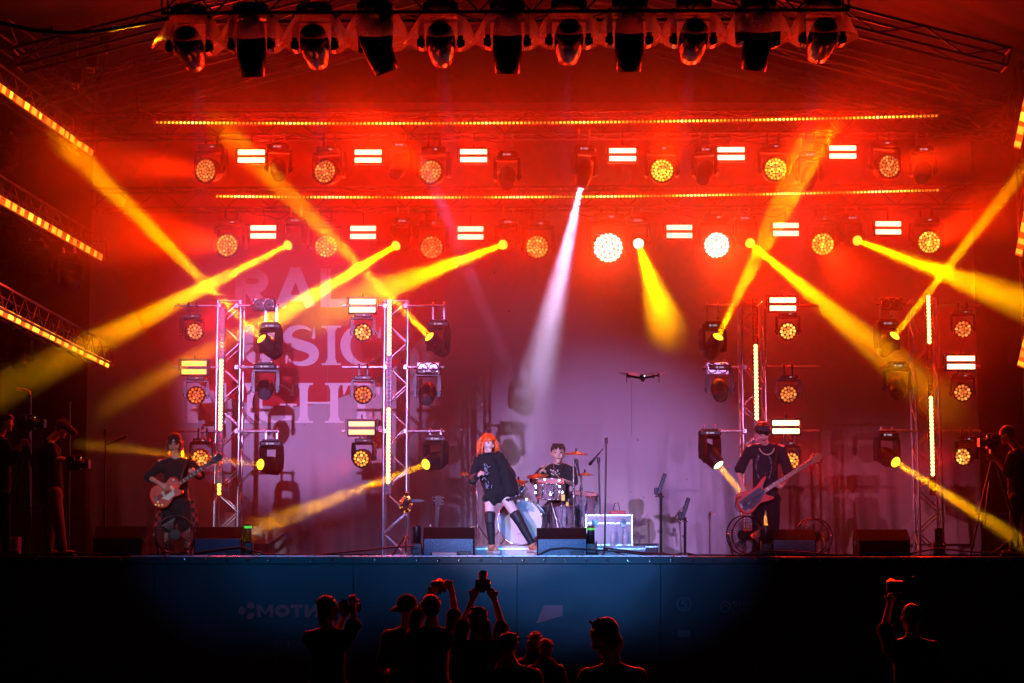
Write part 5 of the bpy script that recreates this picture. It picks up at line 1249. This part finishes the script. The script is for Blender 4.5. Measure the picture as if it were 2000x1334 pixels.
g = G().tube([at(372, 895, 24.83), at(362, 905, 24.76), at(356, 925, 24.72), at(352, 945, 24.7)], .022, 6); g.v = [V(v) - J['org'] for v in g.v]; g.obj('guitar_strap', M['rubber'], o)

# ---- singer
YS_ = 24.75
o, J = person('singer with bright orange hair in an oversized black sweater and thigh-high stockings', YS_, dict(head=(953, 868, -.02), shl=(934, 897), shr=(975, 893), ell=(923, 936, -.03), elr=(997, 930, .03), wrl=(931, 931, -.24), wrr=(1006, 962, .0), hal=(938, 925, -.27), har=(1008, 974, -.02),
    hipl=(957, 968), hipr=(984, 967), knl=(957, 1018, -.05), knr=(1014, 1017, -.03), anl=(961, 1066), anr=(1040, 1064)), M['paleskin'], 'the band', face=(.42, -1, .02), hs=1.04, build=1.0, palm=(.7, .2, -.2), curls=(1.0, .5), toe=(.25, -1, 0))
g = G()
for s_ in 'lr': g.cap(J['ms'] + V((0, 0, .03)), J['sh' + s_] - V((0, 0, .02)), .07, .068)
m1 = at(962, 928, YS_); m2 = at(969, 957, YS_)
g.cap(J['ms'] - V((0, 0, .06)), m1, .15, .18, .75); g.cap(m1, m2, .18, .185, .8); g.cap(at(955, 940, YS_), at(961, 975, YS_ - .02), .13, .09, .9); g.cap(at(985, 925, YS_), at(996, 958, YS_), .13, .105, .85); g.cap(at(953, 972, YS_), at(1000, 962, YS_), .085, .075, 1.4); g.cap(at(958, 965, YS_), at(962, 983, YS_ - .03), .08, .05, 1.2)
g.cap(J['shl'], J['ell'], .08, .075); g.cap(J['ell'], J['wrl'], .072, .05); g.cap(J['shr'], J['elr'], .09, .085); g.cap(J['elr'], J['wrr'], .08, .06)
wear(J, 'sweater', g, M['blackcloth'], .012, 5, .010)
for s_, t_ in (('l', .42), ('r', .42)):
    a, b_, c_ = J['hip' + s_], J['kn' + s_], J['an' + s_]; g = G(); g.cap(a.lerp(b_, .78), b_, .084, .070); g.cap(b_, c_, .070, .047); ca = b_.lerp(c_, .3); g.cap(ca + V((0, .02, 0)), ca.lerp(c_, .35) + V((0, .01, 0)), .067, .053); wear(J, 'stocking', g, M['sock'], .010, 2)
shoes(J, M['sneaker'], (.35, -1, 0), 1.12, M['riser'])
c, f, r, up = J['head'], J['f'], J['r'], J['up']; g = G(); R3 = Matrix((r, f, up)).transposed(); g.ball(c + up * .052 - f * .025, (.098, .104, .092), 16, 10, R3)
random.seed(2)
for k in range(46):
    a = rad(-112 + 224 * k / 45 + random.uniform(-4, 4)); dr = -f * math.cos(a) + r * math.sin(a)
    g.cap(c + dr * .078 + up * random.uniform(.02, .09), c + dr * (.10 + random.uniform(0, .06)) - up * random.uniform(.05, .17), .026, .006)
for k in range(11):
    u_ = -.06 + .012 * k; g.cap(c + up * .125 + r * u_ * .7 + f * .04, c + up * random.uniform(.035, .055) + r * u_ * 1.15 + f * (.098 - abs(u_) * .35), .020, .009)
wear(J, 'hair', g, M['hairorange'], .007, 0, .012)
g = G(); random.seed(21)
for k in range(150):
    a = rad(random.uniform(-118, 118)); dr = -f * math.cos(a) + r * math.sin(a); z1 = random.uniform(-.17, .0)
    p0_ = c + dr * .095 + up * random.uniform(.02, .10); p2_ = c + dr * random.uniform(.11, .16) + up * z1; g.tube([v_ - J['org'] for v_ in (p0_, p0_.lerp(p2_, .5) + dr * .02, p2_)], [.006, .005, .0015], 4)
g.obj('hair_strands', M['hairorange2'], o)
G().torus(c - up * .118 - f * .002 - J['org'], .057, .009, up, 20, 6).obj('choker', M['black'], o)
g = G(); random.seed(4)
for k in range(34):
    y = random.uniform(908, 956); x = 948 + (y - 908) * .02 + random.gauss(0, 4.2); q = at(x, y, YS_ - .19) - J['org']; a = random.uniform(-.9, .9); d_ = V((math.sin(a), 0, math.cos(a))); g.cyl(q, q + d_ * random.uniform(.015, .05), .006, .002, 4)
g.obj('sweater_print', M['greyprint'], o)
g = G(); random.seed(8)
for k in range(26): q = at(990 + k * .85, 976 - .22 * k + random.uniform(-1, 3), YS_ - .1) - J['org']; g.ball(q, random.uniform(.008, .016), 6, 4)
g.obj('lace_hem', M['lace'], o)

# ---- drummer
YD2 = YD + .62
o, J = person('drummer with short dark hair in a black printed T-shirt raising drumsticks', YD2, dict(head=(1090, 887, -.04), shl=(1060, 916), shr=(1118, 914), ell=(1041, 942, -.05), elr=(1120, 946, -.05), wrl=(1052, 925, -.22), wrr=(1107, 941, -.3), hal=(1061, 917, -.26), har=(1099, 936, -.36),
    hipl=(1080, 988), hipr=(1104, 988), knl=(1062, 1000, -.42), knr=(1124, 1000, -.42), anl=(1060, 1052, -.4), anr=(1124, 1052, -.4)), M['skin'], 'the band', hs=1.24, palm=(0, .2, -1), curls=(.9, .9))
tee(J, M['blackcloth'], .8, at(1091, 985, YD2), 1.05); pants(J, M['blackcloth'], 1.); shoes(J, M['black']); hair_cap(J, M['hairdark'], vol=1.0)
g = G(); c, f, r, up = J['head'], J['f'], J['r'], J['up']; g.cap(c - up * .06 + f * .085 - r * .03, c - up * .095 + f * .075, .012, .014); g.cap(c - up * .06 + f * .085 + r * .03, c - up * .095 + f * .075, .012, .014); wear(J, 'beard', g, M['hairdark'], .007, 1)
g = G(); g.tube([at(1080, 905, YD2 - .08), at(1083, 916, YD2 - .16), at(1091, 921, YD2 - .18), at(1097, 915, YD2 - .16), at(1100, 905, YD2 - .08)], .006, 5); g.v = [V(v) - J['org'] for v in g.v]; g.obj('necklace', M['chrome'], o)
g = G(); random.seed(9)
for k in range(16): q = at(random.uniform(1076, 1098), random.uniform(919, 931), YD2 - .175) - J['org']; g.cyl(q, q + V((random.uniform(-.03, .03), 0, random.uniform(-.02, .03))), .004, .003, 4)
g.obj('shirt_print', M['whiteprint'], o)
for i, (a_, b_) in enumerate((((1053, 922, -.2), (1072, 906, -.35)), ((1105, 944, -.28), (1074, 916, -.42)))):
    a, b = at(a_[0], a_[1], YD2 + a_[2]), at(b_[0], b_[1], YD2 + b_[2]); t = thing('drumstick', 'pale wooden drumstick in the drummer\'s %s hand in the picture' % ('left' if i == 0 else 'right'), 'drumstick', a, 'drumsticks')
    G().cyl((0, 0, 0), (b - a) * .93, .0085, .0065, 8).obj('shaft', M['woodpale'], t); G().ball((b - a) * .95, .009, 8, 5).obj('tip', M['cream'], t)

# ---- bass player
YBp = 24.95
o, J = person('bass player with dark fringe, bead necklace and black printed T-shirt looking down', YBp, dict(head=(1490, 846, -.1), shl=(1463, 876), shr=(1527, 876), ell=(1443, 922, -.02), elr=(1541, 928, .0), wrl=(1450, 950, -.2), wrr=(1524, 952, -.2), hal=(1453, 970, -.27), har=(1514, 944, -.27),
    hipl=(1480, 974), hipr=(1510, 974), knl=(1480, 1025), knr=(1511, 1025), anl=(1478, 1073), anr=(1514, 1073)), M['paleskin'], 'the band', face=(.0, -1, -.55), hs=1.14, palm=(.1, .8, -.3), curls=(.5, .95))
tee(J, M['darkcloth'], .85, at(1495, 964, YBp), 1.12, b=1.03); pants(J, M['blackcloth'], 1., w_=1.1); shoes(J, M['black'])
g = G(); c, f, r, up = J['head'], J['f'], J['r'], J['up']; random.seed(6)
for k in range(26):
    u_ = random.uniform(-.085, .085); g.cap(c + up * .11 + r * u_ * .7 - f * random.uniform(-.03, .06), c + up * random.uniform(.02, .07) + r * u_ * 1.1 + f * (.10 - abs(u_) * .4), .026, .012)
hair_cap(J, M['hairdark'], vol=1.1, g=g)
for k in range(22):
    a = rad(200 + 140 * k / 21); q = J['ms'] + V((.105 * math.cos(a), -.13 + .03 * math.sin(a), .03 + .12 * math.sin(a))) - J['org']
    G().ball(q, .0095, 6, 4).obj('bead', M['cream'], o)
g = G(); random.seed(12)
for sg in (-1, 1):
    for k in range(30):
        t_ = random.random(); q = at(1492 + sg * (8 + 6 * math.sin(t_ * 3)), 890 + 44 * t_, YBp - .155 - .02 * t_) - J['org']; g.cyl(q, q + V((sg * random.uniform(.005, .03), 0, random.uniform(-.015, .03))), .004, .002, 4)
g.obj('shirt_print', M['greyprint'], o)
g = G().tube([at(1517, 868, YBp - .11), at(1515, 890, YBp - .17), at(1511, 915, YBp - .21), at(1509, 930, YBp - .24)], .02, 6); g.v = [V(v) - J['org'] for v in g.v]; g.obj('guitar_strap', M['rubber'], o)

# ---- film crew
o, J = person('camera operator in a peaked cap holding a camera rig at the left of the stage', 24.95, dict(head=(120, 838, 0), shl=(88, 868, .15), shr=(100, 868, -.12), ell=(104, 893, .1), elr=(106, 895, -.15), wrl=(130, 897, .0), wrr=(132, 900, -.2), hal=(143, 900, -.03), har=(145, 906, -.22), hipl=(96, 965, .08), hipr=(106, 965, -.06), knl=(98, 1022, .08), knr=(114, 1018, -.08), anl=(94, 1073, .08), anr=(122, 1073, -.08)), M['skin'], 'film crew on the stage', face=(1, -.25, -.4), hs=1.02, palm=(0, 0, -1), facey=False, toe=(1, -.2, 0))
tee(J, M['blackcloth'], .8, None, 1.05); pants(J, M['jeans'], 1., w_=1.1); shoes(J, M['sneaker'], (1, -.2, 0)); c, f, r, up = J['head'], J['f'], J['r'], J['up']; R3 = Matrix((r, f, up)).transposed()
g = G(); g.ball(c + up * .055, (.09, .105, .08), 14, 9, R3); cp = wear(J, 'cap', g, M['capblack'], .010, 2); g = G(); g.cap(c + up * .05 + f * .08, c + up * .02 + f * .19, .055, .05, 1.); ob = wear(J, 'cap_peak', g, M['capblack'], .010, 2); ob.parent = cp; ob.location = (0, 0, 0)
g = G(); g.torus(c + up * .05 - J['org'], .105, .009, r, 20, 6); g.obj('headphone_band', M['black'], o); G().ball(c + r * .085 - J['org'], (.02, .035, .04), 8, 6, R3).obj('headphone_cup', M['black'], o)
o, J = person('camera operator in black cut off by the left frame edge behind a film camera', 24.95, dict(head=(12, 826, .02), shl=(-18, 862, .1), shr=(10, 862, -.12), ell=(5, 905, .1), elr=(22, 900, -.15), wrl=(30, 880, .0), wrr=(40, 872, -.16), hal=(40, 870, .0), har=(50, 862, -.16), hipl=(-8, 970, .08), hipr=(6, 970, -.06), knl=(-6, 1022, .08), knr=(10, 1022, -.08), anl=(-8, 1073, .08), anr=(12, 1073, -.08)), M['skin'], 'film crew on the stage', face=(1, -.1, -.05), facey=False, toe=(1, -.2, 0))
tee(J, M['blackcloth'], 1.6, None, 1.08, 'jacket'); pants(J, M['blackcloth']); shoes(J, M['black'], (1, -.2, 0)); hair_cap(J, M['hairdark'])
o, J = person('camera operator in black standing behind the right film tripod', 24.95, dict(head=(1966, 850, -.05), shl=(1975, 888, -.15), shr=(2010, 884, .1), ell=(1968, 925, -.2), elr=(2015, 925, .1), wrl=(1945, 898, -.15), wrr=(1975, 905, .1), hal=(1932, 894, -.12), har=(1962, 897, .05), hipl=(1985, 975, -.08), hipr=(2002, 975, .06), knl=(1982, 1022, -.08), knr=(2004, 1022, .08), anl=(1980, 1073, -.08), anr=(2006, 1073, .08)), M['skin'], 'film crew on the stage', face=(-1, .35, -.35), facey=False, toe=(-1, -.2, 0))
tee(J, M['blackcloth'], .9, None, 1.15); pants(J, M['blackcloth']); shoes(J, M['black'], (-1, -.2, 0)); hair_cap(J, M['hairdark'], fringe=False)

# ---- photographers and crowd in front of the stage (seen from behind)
def crowd(label, Y, head, hs=1., face=(0, 1, .1), arms=None, hair='hairdark', shirt='blackcloth', lean=0., hat=None, sh=.178, vol=1.02, crouch=0.):
    c = at(head[0], head[1], Y); k = 1.
    P = lambda x, y, z: V((c.x + x, c.y + y, c.z + z))
    z0 = -c.z; hip = -.72 + crouch
    j = dict(head=c, shl=P(-sh + lean, .0, -.238), shr=P(sh + lean, .0, -.238), hipl=P(-.09 + lean, -.02, hip), hipr=P(.09 + lean, -.02, hip))
    if crouch: j.update(knl=P(-.16, .35, z0 + .5), knr=P(.16, .35, z0 + .5), anl=P(-.14, .05, z0 + .08), anr=P(.14, .05, z0 + .08))
    else: j.update(knl=P(-.11, 0, (hip + z0) / 2), knr=P(.11, 0, (hip + z0) / 2), anl=P(-.12, 0, z0 + .08), anr=P(.12, 0, z0 + .08))
    arms = arms or {}
    for s_, sg in (('l', -1), ('r', 1)):
        if s_ in arms:
            e, w_, h_ = arms[s_]; j['el' + s_], j['wr' + s_], j['ha' + s_] = at(*e[:2], Y + e[2]), at(*w_[:2], Y + w_[2]), at(*h_[:2], Y + h_[2])
        else: j['el' + s_], j['wr' + s_], j['ha' + s_] = P(sg * (sh + .05) + lean, .05, -.55), P(sg * (sh - .02) + lean, .28, -.62), P(sg * (sh - .1) + lean, .33, -.6)
    o, J = person(label, Y, j, M['skin'], 'people in front of the stage', face=face, hs=hs, facey=False, palm=(0, 1, 0), toe=(0, 1, 0))
    tee(J, M[shirt], .8, None, 1.05); pants(J, M['blackcloth']); shoes(J, M['black'], (0, 1, 0))
    if hat:
        c, f, r, up = J['head'], J['f'], J['r'], J['up']; q3 = Matrix((r, f, up)).transposed()
        g = G(); g.ball(c + up * .06, (.1, .108, .085), 14, 9, q3); h_ = wear(J, 'bucket_hat', g, M['darkcloth'], .010, 2); G().lathe([(.10, .035), (.13, .02), (.165, -.015), (.162, -.02), (.12, .01)], 24, c + up * .0 - J['org']).obj('hat_brim', M['darkcloth'], h_)
    g = G(); c, f, r, up = J['head'], J['f'], J['r'], J['up']; random.seed(int(abs(c.x) * 1000))
    if vol > 1:
        for k in range(26):
            a = random.uniform(0, 6.283); e_ = random.uniform(.1, 1.3); dr = (r * math.cos(a) + f * math.sin(a)) * math.cos(e_) + up * math.sin(e_)
            if dr.dot(f) > .5 and e_ < .6: continue
            g.cap(c + up * .03 + dr * .06 * hs, c + up * .03 + dr * random.uniform(.09, .125) * hs + V((random.uniform(-.02, .02), 0, random.uniform(-.03, .01))), .028 * hs, .008)
    if vol > 1.09:
        for k in range(12):
            u_ = random.uniform(-.08, .08); g.cap(c - f * .07 + r * u_, c - f * .06 + r * u_ * 1.5 - up * random.uniform(.14, .24), .03, .012)
    if not hat or hair: hair_cap(J, M[hair], g=g, low=.05 if hair == 'hairbrown' else 0, vol=min(vol, 1.03), fringe=False)
    return o, J
def still_camera(label, px, py, Y, d=(0, 1, .2)):
    c = at(px, py, Y); t = thing('photo_camera', label, 'camera', c, 'cameras held by photographers'); q = V((0, 0, 1)).rotation_difference(V(d).normalized())
    b = G().box((0, 0, 0), (.14, .10, .06), .012).obj('camera_body', M['black'], t, (0, 0, 0), q); G().cyl((0, 0, .03), (0, 0, .15), .038, .042, 14).obj('lens_barrel', M['black'], t, (0, 0, 0), q); G().box((0, .06, .0), (.05, .03, .05), .008).obj('viewfinder_hump', M['black'], t, (0, 0, 0), q)
YC = 17.0
crowd('photographer in profile aiming a camera with one hand raised, left of the group', YC, (642, 1190), .97, (1, .5, .05), dict(r=((692, 1218, .05), (690, 1185, .1), (688, 1172, .12)), l=((655, 1240, .1), (672, 1205, .12), (680, 1190, .15))), vol=1.1)
still_camera('camera held to the face of the leftmost photographer', 673, 1188, YC + .1, (1, .6, .05))
crowd('person in a bucket hat among the photographers', YC + .5, (795, 1190), 1., hat=True, hair=None, shirt='darkcloth')
crowd('photographer with a hood-like haircut holding a camera overhead', YC - .2, (843, 1187), .98, (0, 1, .3), dict(l=((818, 1195, .2), (838, 1162, .25), (850, 1148, .28)), r=((888, 1195, .15), (882, 1150, .2), (868, 1136, .25))), vol=1.05)
still_camera('camera held overhead by the photographer beside the bucket hat', 857, 1145, YC + .15)
crowd('long-haired photographer raising a camera high with both bare arms', YC - .6, (935, 1212), .98, (0, 1, .35), dict(l=((906, 1215, .15), (923, 1170, .25), (932, 1148, .28)), r=((980, 1220, .15), (966, 1172, .25), (956, 1150, .28))), 'hairbrown', vol=1.15)
still_camera('camera with a red-lit lens raised above the long-haired photographer', 943, 1143, YC - .25, (0, .75, .7))
crowd('person with a red-rimmed shoulder stooping right of the raised arms', YC - .8, (992, 1262), .95, (.4, 1, -.3), lean=.06, vol=1.05)
crowd('crouching person close to the stage skirt, left of a pair', 22.4, (1046, 1254), 1.0, crouch=.35, hair='hairbrown', vol=1.1)
crowd('crouching person close to the stage skirt, right of a pair', 22.2, (1066, 1266), .95, crouch=.35, hair='hairbrown', sh=.17)
crowd('man in profile with swept hair looking down, nearest figure in the crowd', 12.2, (1182, 1247), .98, (-1, .3, -.5), dict(l=((1185, 1345, -.1), (1160, 1330, .0), (1142, 1323, .05)), r=((1228, 1350, .1), (1190, 1335, .1), (1165, 1328, .1))), 'hairbrown', 'jeans', lean=.05, sh=.17, vol=1.08)
crowd('man with cropped hair holding a camera overhead at the lower right', 15.5, (1780, 1206), .95, (-.6, 1, .1), dict(l=((1728, 1225, .1), (1738, 1180, .15), (1744, 1158, .2))), vol=.93)
still_camera('camera gripped overhead by the crop-haired man at the lower right', 1748, 1146, 15.6)

finish_blobs()
